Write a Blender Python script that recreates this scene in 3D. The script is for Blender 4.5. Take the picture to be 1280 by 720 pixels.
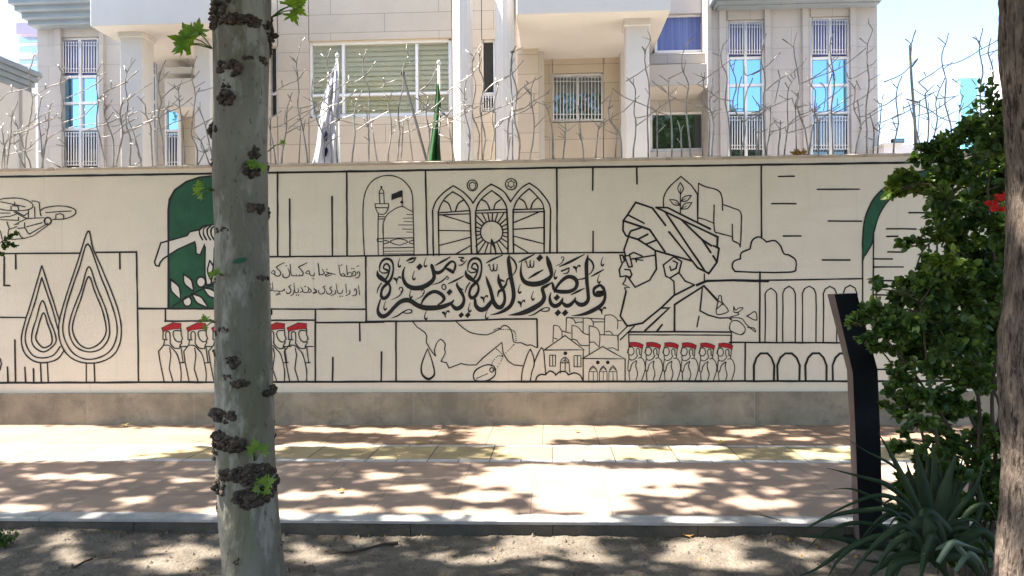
import bpy, math, random
from mathutils import Vector, Matrix, noise
R = math.radians
random.seed(7)
for o in list(bpy.data.objects):
    bpy.data.objects.remove(o)
SC = bpy.context.scene
COL = SC.collection

# ------------------------------------------------------------------ camera, sky, sun, exposure
CAM = Vector((0.0, -8.97, 1.6)); YAW = R(2.9); ROLL = -0.0088; FPX = 960.0
cd = bpy.data.cameras.new('camera'); cam = bpy.data.objects.new('camera', cd); COL.objects.link(cam)
ROT = Matrix.Rotation(YAW, 3, 'Z') @ Matrix.Rotation(R(90), 3, 'X') @ Matrix.Rotation(ROLL, 3, 'Z')
cam.matrix_world = Matrix.Translation(CAM) @ ROT.to_4x4()
cd.sensor_width = 36; cd.lens = 36 * FPX / 1280; cd.clip_start = 0.05; cd.clip_end = 3000
SC.camera = cam
SUN_EL = R(62); SUN_DIR = Vector((-math.cos(SUN_EL), 0.012, math.sin(SUN_EL))).normalized()   # towards the sun
w = bpy.data.worlds.new('World'); SC.world = w; w.use_nodes = True
nt = w.node_tree; bg = nt.nodes['Background']; sk = nt.nodes.new('ShaderNodeTexSky')
sk.sky_type = 'NISHITA'; sk.sun_disc = False; sk.sun_elevation = SUN_EL
sk.sun_rotation = math.atan2(SUN_DIR.x, SUN_DIR.y); sk.air_density = 1.0; sk.dust_density = 5.0; sk.ozone_density = 0.6; sk.altitude = 1200
nt.links.new(sk.outputs[0], bg.inputs[0]); bg.inputs[1].default_value = 0.105
sl = bpy.data.lights.new('sun', 'SUN'); sun = bpy.data.objects.new('sun', sl); COL.objects.link(sun)
sl.energy = 4.6; sl.angle = R(0.8); sl.color = (1.0, 0.95, 0.87)
sun.rotation_euler = SUN_DIR.to_track_quat('Z', 'Y').to_euler(); sun.location = (0, 0, 30)
SC.view_settings.view_transform = 'Standard'; SC.view_settings.look = 'None'
SC.view_settings.exposure = 2.38; SC.view_settings.gamma = 1.0

# ------------------------------------------------------------------ helpers
def ray(px, py):
    return ROT @ Vector(((px - 640) / FPX, -(py - 360) / FPX, -1.0))
def at(px, py, Y):
    d = ray(px, py); t = (Y - CAM.y) / d.y
    return CAM + d * t
def ground(px, py, z=0.0):
    d = ray(px, py); return CAM + d * ((z - CAM.z) / d.z)
def dep(px, py, dist):                       # point at optical depth
    return CAM + ray(px, py) * dist
def to_px(p):
    q = ROT.transposed() @ (Vector(p) - CAM)
    if q.z > -0.05: return (-9999, -9999)
    return (640 + FPX * q.x / -q.z, 360 - FPX * q.y / -q.z)

class MB:
    def __init__(s): s.v = []; s.f = []; s.m = []; s.sm = []
    def add(s, vs, fs, m=0, smooth=False):
        b = len(s.v); s.v += [tuple(v) for v in vs]
        for f in fs: s.f.append([b + i for i in f]); s.m.append(m); s.sm.append(smooth)
    def box(s, x0, y0, z0, x1, y1, z1, m=0):
        if x0 > x1: x0, x1 = x1, x0
        if y0 > y1: y0, y1 = y1, y0
        if z0 > z1: z0, z1 = z1, z0
        s.add([(x0,y0,z0),(x1,y0,z0),(x1,y1,z0),(x0,y1,z0),(x0,y0,z1),(x1,y0,z1),(x1,y1,z1),(x0,y1,z1)],
              [(0,3,2,1),(4,5,6,7),(0,1,5,4),(1,2,6,5),(2,3,7,6),(3,0,4,7)], m)
    def tube(s, pts, rs, n=6, m=0, cap=True, jit=0.0):
        pts = [Vector(p) for p in pts]
        if not isinstance(rs, (list, tuple)): rs = [rs] * len(pts)
        rings = []; up = None
        for i, p in enumerate(pts):
            a = pts[max(0, i-1)]; b = pts[min(len(pts)-1, i+1)]
            t = (b - a).normalized() if (b - a).length > 1e-9 else Vector((0,0,1))
            if up is None: up = Vector((1,0,0)) if abs(t.x) < .9 else Vector((0,1,0))
            u = (up - t * up.dot(t)).normalized(); v = t.cross(u); up = u
            rings.append([p + (u*math.cos(k*2*math.pi/n) + v*math.sin(k*2*math.pi/n)) * rs[i] * (1 + random.uniform(-jit, jit)) for k in range(n)])
        vs = [q for r_ in rings for q in r_]; fs = []
        for i in range(len(pts)-1):
            for k in range(n):
                fs.append((i*n+k, i*n+(k+1) % n, (i+1)*n+(k+1) % n, (i+1)*n+k))
        if cap: fs += [tuple(range(n-1, -1, -1)), tuple(range((len(pts)-1)*n, len(pts)*n))]
        s.add(vs, fs, m, True)
    def build(s, name, mats, parent=None):
        me = bpy.data.meshes.new(name); me.from_pydata(s.v, [], s.f)
        if not isinstance(mats, (list, tuple)): mats = [mats]
        for mt in mats: me.materials.append(mt)
        me.polygons.foreach_set('material_index', s.m); me.polygons.foreach_set('use_smooth', s.sm); me.update()
        o = bpy.data.objects.new(name, me); COL.objects.link(o)
        if parent is not None:
            o.parent = parent
            if parent.parent is None: o.matrix_parent_inverse = Matrix.Translation(parent.location).inverted()
        return o
def bevel(o, wd=0.01, seg=2):
    m = o.modifiers.new('bevel', 'BEVEL'); m.width = wd; m.segments = seg; m.limit_method = 'ANGLE'; return o
def thing(name, label, cat, loc=(0,0,0), group=None):
    o = bpy.data.objects.new(name, None); COL.objects.link(o); o.location = loc; o.empty_display_size = .2
    o['label'] = label; o['category'] = cat; o['kind'] = 'thing'
    if group: o['group'] = group
    return o
def tag(o, label, cat, group=None):
    o['label'] = label; o['category'] = cat; o['kind'] = 'thing'
    if group: o['group'] = group
    return o
def struct(o, kind='structure'): o['kind'] = kind; return o

def cr(pts, n=5, closed=False):              # Catmull-Rom through points of any dimension
    P = [tuple(map(float, p)) for p in pts]
    if len(P) < 3 and not closed: return P
    out = []; L = len(P); rng = L if closed else L - 1
    for i in range(rng):
        g = (lambda k: P[k % L]) if closed else (lambda k: P[min(max(k, 0), L-1)])
        a, b, c, d = g(i-1), g(i), g(i+1), g(i+2)
        for k in range(n):
            t = k / n
            out.append(tuple(0.5*((2*b[j]) + (-a[j]+c[j])*t + (2*a[j]-5*b[j]+4*c[j]-d[j])*t*t + (-a[j]+3*b[j]-3*c[j]+d[j])*t**3) for j in range(len(b))))
    out.append(P[0] if closed else P[-1])
    return out

# ------------------------------------------------------------------ materials
def mat(name, col, rough=0.8, var=0.0, vscale=3.0, col2=None, bump=0.0, bscale=40.0, metal=0.0, spec=0.3, detail=6, coord='Object', stretch=(1,1,1)):
    m = bpy.data.materials.new(name); m.use_nodes = True; N = m.node_tree.nodes; L = m.node_tree.links
    b = N['Principled BSDF']; b.inputs['Roughness'].default_value = rough; b.inputs['Metallic'].default_value = metal
    b.inputs['Specular IOR Level'].default_value = spec; b.inputs['Base Color'].default_value = (*col, 1)
    tc = N.new('ShaderNodeTexCoord'); mp = N.new('ShaderNodeMapping'); mp.inputs['Scale'].default_value = stretch
    L.new(tc.outputs[coord], mp.inputs[0])
    if col2 is not None or var > 0:
        if col2 is None: col2 = tuple(c*(1-var) for c in col)
        nz = N.new('ShaderNodeTexNoise'); nz.inputs['Scale'].default_value = vscale; nz.inputs['Detail'].default_value = detail
        nz.inputs['Roughness'].default_value = 0.62
        rp = N.new('ShaderNodeValToRGB'); rp.color_ramp.elements[0].position = 0.36; rp.color_ramp.elements[1].position = 0.64
        rp.color_ramp.elements[0].color = (*col, 1); rp.color_ramp.elements[1].color = (*col2, 1)
        L.new(mp.outputs[0], nz.inputs['Vector']); L.new(nz.outputs['Fac'], rp.inputs[0]); L.new(rp.outputs[0], b.inputs['Base Color'])
    if bump > 0:
        n2 = N.new('ShaderNodeTexNoise'); n2.inputs['Scale'].default_value = bscale; n2.inputs['Detail'].default_value = 8
        L.new(mp.outputs[0], n2.inputs['Vector'])
        bp = N.new('ShaderNodeBump'); bp.inputs['Strength'].default_value = bump; bp.inputs['Distance'].default_value = 0.02
        L.new(n2.outputs['Fac'], bp.inputs['Height']); L.new(bp.outputs[0], b.inputs['Normal'])
    return m
def layer_noise(m, col, scale, lo, hi, stretch=(1,1,1), amount=1.0):      # stains / dirt with a shape of their own
    N = m.node_tree.nodes; L = m.node_tree.links; b = N['Principled BSDF']
    src = b.inputs['Base Color'].links[0].from_socket if b.inputs['Base Color'].links else None
    tc = N.new('ShaderNodeTexCoord'); mp = N.new('ShaderNodeMapping'); mp.inputs['Scale'].default_value = stretch
    nz = N.new('ShaderNodeTexNoise'); nz.inputs['Scale'].default_value = scale; nz.inputs['Detail'].default_value = 9; nz.inputs['Roughness'].default_value = .65
    mr = N.new('ShaderNodeMapRange'); mr.inputs[1].default_value = lo; mr.inputs[2].default_value = hi; mr.inputs[4].default_value = amount
    mx = N.new('ShaderNodeMix'); mx.data_type = 'RGBA'
    L.new(tc.outputs['Object'], mp.inputs[0]); L.new(mp.outputs[0], nz.inputs['Vector']); L.new(nz.outputs['Fac'], mr.inputs[0]); L.new(mr.outputs[0], mx.inputs[0])
    if src: L.new(src, mx.inputs[6])
    else: mx.inputs[6].default_value = b.inputs['Base Color'].default_value
    mx.inputs[7].default_value = (*col, 1); L.new(mx.outputs[2], b.inputs['Base Color'])
    return m
def joints(m, bw, rh, joint_col, mortar=0.006, axes='XY', offset=0.0, tone=0.12, bump=0.4, shift=(0,0)):   # slab or stone joints laid over a material
    N = m.node_tree.nodes; L = m.node_tree.links; b = N['Principled BSDF']
    src = b.inputs['Base Color'].links[0].from_socket
    tc = N.new('ShaderNodeTexCoord'); sp = N.new('ShaderNodeSeparateXYZ'); cb = N.new('ShaderNodeCombineXYZ')
    L.new(tc.outputs['Object'], sp.inputs[0])
    for k, a in enumerate(axes):
        ad = N.new('ShaderNodeMath'); ad.operation = 'ADD'; ad.inputs[1].default_value = 50 * (bw if k == 0 else rh) + shift[k]
        L.new(sp.outputs['XYZ'.index(a)], ad.inputs[0]); L.new(ad.outputs[0], cb.inputs[k])
    br = N.new('ShaderNodeTexBrick'); br.offset = offset; br.squash = 1.0
    br.inputs['Scale'].default_value = 1.0; br.inputs['Brick Width'].default_value = bw; br.inputs['Row Height'].default_value = rh
    br.inputs['Mortar Size'].default_value = mortar; br.inputs['Mortar Smooth'].default_value = 0.3; br.inputs['Bias'].default_value = 0.0
    br.inputs['Color1'].default_value = (1-tone, 1-tone, 1-tone, 1); br.inputs['Color2'].default_value = (1+tone*.5, 1+tone*.5, 1+tone*.5, 1); br.inputs['Mortar'].default_value = (1,1,1,1)
    L.new(cb.outputs[0], br.inputs['Vector'])
    mu = N.new('ShaderNodeMix'); mu.data_type = 'RGBA'; mu.blend_type = 'MULTIPLY'; mu.inputs[0].default_value = 1
    L.new(src, mu.inputs[6]); L.new(br.outputs['Color'], mu.inputs[7])
    mx = N.new('ShaderNodeMix'); mx.data_type = 'RGBA'; mx.inputs[7].default_value = (*joint_col, 1)
    L.new(br.outputs['Fac'], mx.inputs[0]); L.new(mu.outputs[2], mx.inputs[6]); L.new(mx.outputs[2], b.inputs['Base Color'])
    iv = N.new('ShaderNodeMath'); iv.operation = 'SUBTRACT'; iv.inputs[0].default_value = 1; L.new(br.outputs['Fac'], iv.inputs[1])
    bp = N.new('ShaderNodeBump'); bp.inputs['Strength'].default_value = bump; bp.inputs['Distance'].default_value = 0.006
    L.new(iv.outputs[0], bp.inputs['Height'])
    if b.inputs['Normal'].links: L.new(b.inputs['Normal'].links[0].from_socket, bp.inputs['Normal'])
    L.new(bp.outputs[0], b.inputs['Normal'])
    return m
def leafmat(name, c1, c2, trans=0.35, scale=9.0, rough=0.45):
    m = mat(name, c1, rough, vscale=scale, col2=c2, spec=0.4, detail=3); N = m.node_tree.nodes; L = m.node_tree.links
    b = N['Principled BSDF']; tr = N.new('ShaderNodeBsdfTranslucent'); mx = N.new('ShaderNodeMixShader'); mx.inputs[0].default_value = trans
    hs = N.new('ShaderNodeHueSaturation'); hs.inputs['Value'].default_value = 1.5; hs.inputs['Saturation'].default_value = 1.1
    L.new(b.inputs['Base Color'].links[0].from_socket, hs.inputs['Color']); L.new(hs.outputs[0], tr.inputs[0])
    L.new(b.outputs[0], mx.inputs[1]); L.new(tr.outputs[0], mx.inputs[2]); L.new(mx.outputs[0], N['Material Output'].inputs[0])
    return m
def glassmat(name, tint=(0.9,0.95,1), refl=0.12):
    m = bpy.data.materials.new(name); m.use_nodes = True; N = m.node_tree.nodes; L = m.node_tree.links
    N.remove(N['Principled BSDF']); t = N.new('ShaderNodeBsdfTransparent'); t.inputs[0].default_value = (*tint, 1)
    g = N.new('ShaderNodeBsdfGlossy'); g.inputs['Roughness'].default_value = 0.02; mx = N.new('ShaderNodeMixShader'); mx.inputs[0].default_value = refl
    L.new(t.outputs[0], mx.inputs[1]); L.new(g.outputs[0], mx.inputs[2]); L.new(mx.outputs[0], N['Material Output'].inputs[0])
    return m

M = {}
M['wall'] = layer_noise(layer_noise(mat('cream_wall_paint', (0.74,0.66,0.535), 0.85, vscale=0.9, col2=(0.685,0.605,0.485), bump=0.25, bscale=60), (0.56,0.49,0.40), 1.3, 0.52, 0.8, (0.6,1,2.2), 0.45), (0.50,0.43,0.35), 3.0, 0.57, 0.8, (6,1,.3), 0.4)
M['coping'] = layer_noise(mat('weathered_coping', (0.55,0.47,0.38), 0.9, vscale=4, col2=(0.42,0.35,0.28), bump=0.4, bscale=50), (0.25,0.21,0.17), 6, 0.55, 0.8)
M['plinth'] = joints(layer_noise(layer_noise(mat('stone_plinth', (0.35,0.30,0.22), 0.85, vscale=2.2, col2=(0.21,0.182,0.135), bump=0.4, bscale=45), (0.13,0.118,0.095), 2.6, 0.53, 0.72, (1.4,1,1.6), .75), (0.5,0.43,0.33), 7, 0.6, 0.8, (3,1,.5), .5), 1.32, 2.0, (0.36,0.32,0.27), 0.003, 'XZ', tone=.14, shift=(0.31, 0))
M['black'] = mat('black_paint', (0.014,0.012,0.011), 0.55, 0.3, 6)
M['green'] = mat('green_paint', (0.022,0.10,0.05), 0.7, 0.3, 5)
M['white'] = mat('mural_white_paint', (0.70,0.64,0.56), 0.8, 0.08, 5)
M['red'] = mat('red_paint', (0.42,0.013,0.02), 0.65, 0.2, 8)
M['paving'] = joints(layer_noise(layer_noise(mat('pink_paving', (0.34,0.238,0.172), 0.8, vscale=2.5, col2=(0.275,0.196,0.146), bump=0.35, bscale=120), (0.22,0.17,0.145), 5, 0.58, 0.8, amount=.6), (0.45,0.38,0.33), 1.1, .55, .8, amount=.5), 0.58, 0.51, (0.17,0.13,0.11), 0.0045, 'XY', tone=0.10, shift=(0.16, 0.02))
M['brown_paving'] = joints(layer_noise(mat('brown_paving', (0.31,0.205,0.135), 0.8, vscale=3, col2=(0.25,0.165,0.112), bump=0.35, bscale=120), (0.17,0.125,0.095), 5, 0.58, 0.8, amount=.6), 0.58, 0.5, (0.11,0.085,0.07), 0.006, 'XY', tone=.12, shift=(0.1, 0.1))
M['yellow'] = joints(layer_noise(mat('ochre_paving', (0.35,0.275,0.145), 0.75, vscale=4, col2=(0.29,0.225,0.125), bump=0.35, bscale=100), (0.20,0.165,0.09), 6, 0.57, 0.8, amount=.6), 0.58, 2.0, (0.08,0.065,0.05), 0.008, 'XY', tone=.1)
M['border'] = joints(layer_noise(mat('pale_border_stone', (0.46,0.44,0.42), 0.75, vscale=5, col2=(0.38,0.36,0.345), bump=.3, bscale=90), (0.25,0.23,0.21), 9, .58, .8, amount=.5), 0.29, 2.0, (0.12,0.11,0.10), 0.006, 'XY', tone=.08)
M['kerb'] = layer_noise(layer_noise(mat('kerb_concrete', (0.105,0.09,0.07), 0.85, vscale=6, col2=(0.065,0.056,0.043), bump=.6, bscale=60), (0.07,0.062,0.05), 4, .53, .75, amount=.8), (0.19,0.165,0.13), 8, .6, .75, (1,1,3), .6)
M['soil'] = layer_noise(layer_noise(mat('dry_soil', (0.175,0.146,0.116), 0.95, vscale=5, col2=(0.105,0.086,0.067), bump=1.0, bscale=38, spec=.1), (0.12,0.095,0.07), 11, .58, .72, amount=.8), (0.32,0.275,0.22), 22, .6, .75, amount=.7)
M['asphalt'] = mat('asphalt', (0.10,0.095,0.09), 0.9, 0.3, 4)
M['court'] = mat('courtyard_paving', (0.45,0.41,0.36), 0.85, 0.15, 3)
M['stone'] = joints(layer_noise(mat('travertine_cladding', (0.54,0.455,0.355), 0.7, vscale=1.2, col2=(0.49,0.41,0.315), bump=.12, bscale=30), (0.46,0.38,0.30), 2.2, .58, .85, (1,1,3), .5), 2.3, 0.39, (0.30,0.245,0.19), 0.007, 'XZ', 0.5, .05, .3)
M['stone_grey'] = joints(layer_noise(mat('pale_grey_stone', (0.46,0.42,0.38), 0.7, vscale=1.5, col2=(0.42,0.38,0.345), bump=.12, bscale=30), (0.42,0.38,0.35), 2.2, .6, .85, (1,1,3), .4), 1.6, 0.42, (0.31,0.28,0.255), 0.006, 'XZ', 0.5, .04, .25)
M['plaster'] = layer_noise(mat('white_render', (0.60,0.565,0.52), 0.8, 0.05, 2, bump=.1, bscale=40), (0.58,0.53,0.47), 1.6, .58, .85, (1,1,.5), .4)
M['cornice'] = mat('grey_blue_cornice', (0.25,0.285,0.315), 0.55, 0.12, 2)
M['frame'] = mat('white_window_frame', (0.78,0.77,0.76), 0.4)
M['grille'] = mat('white_grille_paint', (0.70,0.70,0.72), 0.45)
M['bluepane'] = mat('blue_tinted_glass', (0.30,0.56,0.80), 0.03, metal=0.95, spec=.5)
M['darkpane'] = mat('dark_tinted_glass', (0.15,0.18,0.19), 0.04, metal=0.9, spec=.5)
M['violet'] = mat('violet_curtain', (0.16,0.17,0.34), 0.5, vscale=2.0, col2=(0.10,0.11,0.25), stretch=(14,1,.3))
M['bluecurtain'] = mat('blue_curtain', (0.15,0.20,0.42), 0.5, vscale=2.0, col2=(0.08,0.11,0.28), stretch=(10,1,.2))
M['glass'] = glassmat('clear_glass', refl=.02)
M['room'] = mat('dim_room', (0.045,0.045,0.04), 0.9)
M['blind'] = mat('olive_blind', (0.62,0.47,0.21), 0.8, 0.1, 3)
M['steel'] = layer_noise(mat('galvanised_branch', (0.36,0.34,0.315), 0.4, metal=.2, vscale=9, col2=(0.20,0.185,0.17), spec=.5), (0.20,0.15,0.11), 5, .6, .8, amount=.6)
M['darkmetal'] = mat('dark_metal', (0.02,0.02,0.021), 0.8, spec=.15)
M['post'] = layer_noise(mat('black_post_paint', (0.006,0.007,0.010), 0.45, 0.2, 8, bump=.15, bscale=60, spec=.25), (0.05,0.045,0.04), 7, .66, .85, amount=.4)
M['post_side'] = mat('bounce_lit_post_side', (0.10,0.078,0.07), 0.6, 0.3, 6)  # lighter reddish tone stands in for light bounced onto the post's left side
M['bark'] = layer_noise(layer_noise(layer_noise(layer_noise(mat('plane_bark', (0.225,0.200,0.152), 0.85, vscale=3.4, col2=(0.140,0.127,0.092), bump=.7, bscale=34, stretch=(1,1,.4)), (0.13,0.115,0.05), 2.4, .53, .68, (2.4,2.4,.35), .8), (0.30,0.275,0.225), 4.6, .505, .60, (1.8,1.8,.6), .85), (0.045,0.04,0.03), 34, .585, .68, (1,1,.5), .8), (0.10,0.092,0.07), 7, .60, .70, (1,1,1.6), .7)
M['burl'] = mat('burl_bark', (0.125,0.088,0.064), 0.95, vscale=30, col2=(0.030,0.022,0.017), bump=1.0, bscale=60)
M['bark_brown'] = layer_noise(layer_noise(mat('rough_brown_bark', (0.20,0.15,0.115), 0.95, vscale=15, col2=(0.085,0.063,0.048), bump=1.0, bscale=26, stretch=(3.4,3.4,.9)), (0.025,0.018,0.014), 13, .52, .60, (3.6,3.6,.75), .92), (0.30,0.245,0.20), 21, .58, .68, (3,3,1.1), .7)
M['twig'] = mat('twig_bark', (0.10,0.075,0.05), 0.9, 0.4, 12)
M['crown'] = leafmat('plane_leaf', (0.075,0.13,0.025), (0.05,0.095,0.02), .4, 4)
M['sprout'] = leafmat('young_plane_leaf', (0.10,0.20,0.02), (0.17,0.26,0.03), .45, 14)
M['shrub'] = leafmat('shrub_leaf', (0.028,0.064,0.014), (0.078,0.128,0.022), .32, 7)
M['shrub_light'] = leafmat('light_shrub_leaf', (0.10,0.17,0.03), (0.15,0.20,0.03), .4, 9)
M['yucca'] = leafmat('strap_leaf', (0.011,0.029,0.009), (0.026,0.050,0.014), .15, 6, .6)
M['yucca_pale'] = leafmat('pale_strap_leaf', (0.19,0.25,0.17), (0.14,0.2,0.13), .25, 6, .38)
M['flower'] = mat('red_flower', (0.55,0.02,0.01), 0.6, 0.3, 30)
M['dryleaf'] = mat('dry_leaf', (0.36,0.20,0.06), 0.8, 0.4, 30)
M['yellowleaf'] = mat('yellow_leaf', (0.46,0.34,0.07), 0.8, 0.3, 30)
M['flag_white'] = leafmat('white_flag_cloth', (0.56,0.57,0.62), (0.50,0.51,0.58), .3, 4, .8)
M['flag_blue'] = mat('flag_blue_print', (0.02,0.025,0.14), 0.8)
M['flag_green'] = leafmat('green_flag_cloth', (0.025,0.12,0.03), (0.02,0.09,0.025), .3, 8, .8)
M['teal'] = mat('teal_glass', (0.25,0.62,0.66), 0.15, 0.1, .5, spec=.6)
M['towerpane'] = mat('far_blue_glass', (0.42,0.60,0.75), 0.12, metal=.6)
M['farwall'] = mat('far_pale_wall', (0.70,0.66,0.66), 0.8, 0.08, .5)

# ------------------------------------------------------------------ ground, paving, kerb
g = MB(); g.box(-1200,-1200,-0.9,1200,1200,-0.5); struct(g.build('ground', M['asphalt']))
def sheet(name, x0, y0, x1, y1, z, m, thick=0.3):
    b = MB(); b.box(x0, y0, z-thick, x1, y1, z); return struct(b.build(name, m))
YK = -3.72          # front of the kerb
sheet('courtyard', -40, 0.40, 40, 45, -0.02, M['court'])
sheet('sidewalk', -40, YK+0.16, 40, -1.925, 0.0, M['paving'])
sheet('border_strip', -40, -1.92, 40, -1.81, 0.002, M['border'])
sheet('tactile_strip', -40, -1.806, 40, -1.25, 0.003, M['yellow'])
sheet('border_strip', -40, -1.246, 40, -1.17, 0.002, M['border'])
sheet('paving_band', -40, -1.165, 40, -0.002, 0.0, M['brown_paving'])
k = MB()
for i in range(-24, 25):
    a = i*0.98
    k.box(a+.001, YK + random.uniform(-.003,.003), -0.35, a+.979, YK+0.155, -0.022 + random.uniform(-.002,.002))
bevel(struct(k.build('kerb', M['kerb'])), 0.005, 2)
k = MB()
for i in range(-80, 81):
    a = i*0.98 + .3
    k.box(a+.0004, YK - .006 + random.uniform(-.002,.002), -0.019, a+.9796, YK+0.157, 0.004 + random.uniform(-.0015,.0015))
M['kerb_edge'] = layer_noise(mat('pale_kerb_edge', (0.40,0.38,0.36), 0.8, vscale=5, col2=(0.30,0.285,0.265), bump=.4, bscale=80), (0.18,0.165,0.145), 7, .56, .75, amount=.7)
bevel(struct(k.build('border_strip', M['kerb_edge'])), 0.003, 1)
def soil_h(x, y):
    h = 0.035*noise.noise(Vector((x*.9, y*.9, 3))) + 0.018*noise.noise(Vector((x*3.1, y*3.1, 9))) + 0.010*noise.noise(Vector((x*9, y*9, 1))) + 0.006*noise.noise(Vector((x*24, y*24, 5)))
    e = max(0, 1 - (YK - y)/0.25)
    return -0.105 + h + 0.02*e*e
s = MB(); nx, ny = 300, 130
xs = [-6.5 + 13*i/(nx-1) for i in range(nx)]; ys = [-9.6 + (YK-0.0+9.6)*(j/(ny-1))**0.6 for j in range(ny)]
vs = [(x, y, soil_h(x, y)) for y in ys for x in xs]
s.add(vs, [(j*nx+i, j*nx+i+1, (j+1)*nx+i+1, (j+1)*nx+i) for j in range(ny-1) for i in range(nx-1)], 0, True)
struct(s.build('planting_bed', M['soil']))
st = MB(); st.box(-40,-12,-0.6,-6.5,YK,-0.13); st.box(6.5,-12,-0.6,40,YK,-0.13); st.box(-6.5,-12,-.6,6.5,-9.6,-.13); struct(st.build('verge', M['soil']))
# clods, pebbles and leaf crumbs in the bed: uncountable litter
lt = MB()
for i in range(2600):
    x = random.uniform(-4.5, 4.5); y = YK - random.random()**1.6*2.6 - .01; r = random.choice([.004,.006,.008,.012,.018])*random.uniform(.6,1.3)
    z = soil_h(x, y) + r*.3; a = random.uniform(0,6)
    vs = [(x+r*math.cos(a+t)*random.uniform(.7,1.3), y+r*math.sin(a+t)*random.uniform(.7,1.3), z-r*.4) for t in (0,1.57,3.14,4.71)] + [(x, y, z+r*random.uniform(.3,.9))]
    lt.add(vs, [(0,1,4),(1,2,4),(2,3,4),(3,0,4)], 0 if random.random() < .965 else 1)
struct(lt.build('soil_litter', [M['soil'], M['dryleaf']]), 'stuff')

# ------------------------------------------------------------------ boundary wall
YF = 0.045; ZT = 3.105
WX0, WX1 = -14, 14
wall = thing('boundary_wall', 'long cream street wall painted with a black line mural above a grey stone plinth', 'wall', (0, 0.2, 0))
b = MB(); b.box(WX0, YF, 0.36, WX1, 0.36, ZT-0.035); b.build('wall_body', M['wall'], wall)
b = MB()
x = WX0
while x < WX1:
    b.box(x+.002, YF-0.018, ZT-0.035, min(x+1.6, WX1)-.002, 0.385, ZT + random.uniform(-.004,.003)); x += 1.6
bevel(b.build('coping', M['coping'], wall), .006, 1)
b = MB(); b.box(WX0, 0.0, -0.2, WX1, 0.40, 0.377); bevel(b.build('plinth', M['plinth'], wall), .006, 2)

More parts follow.
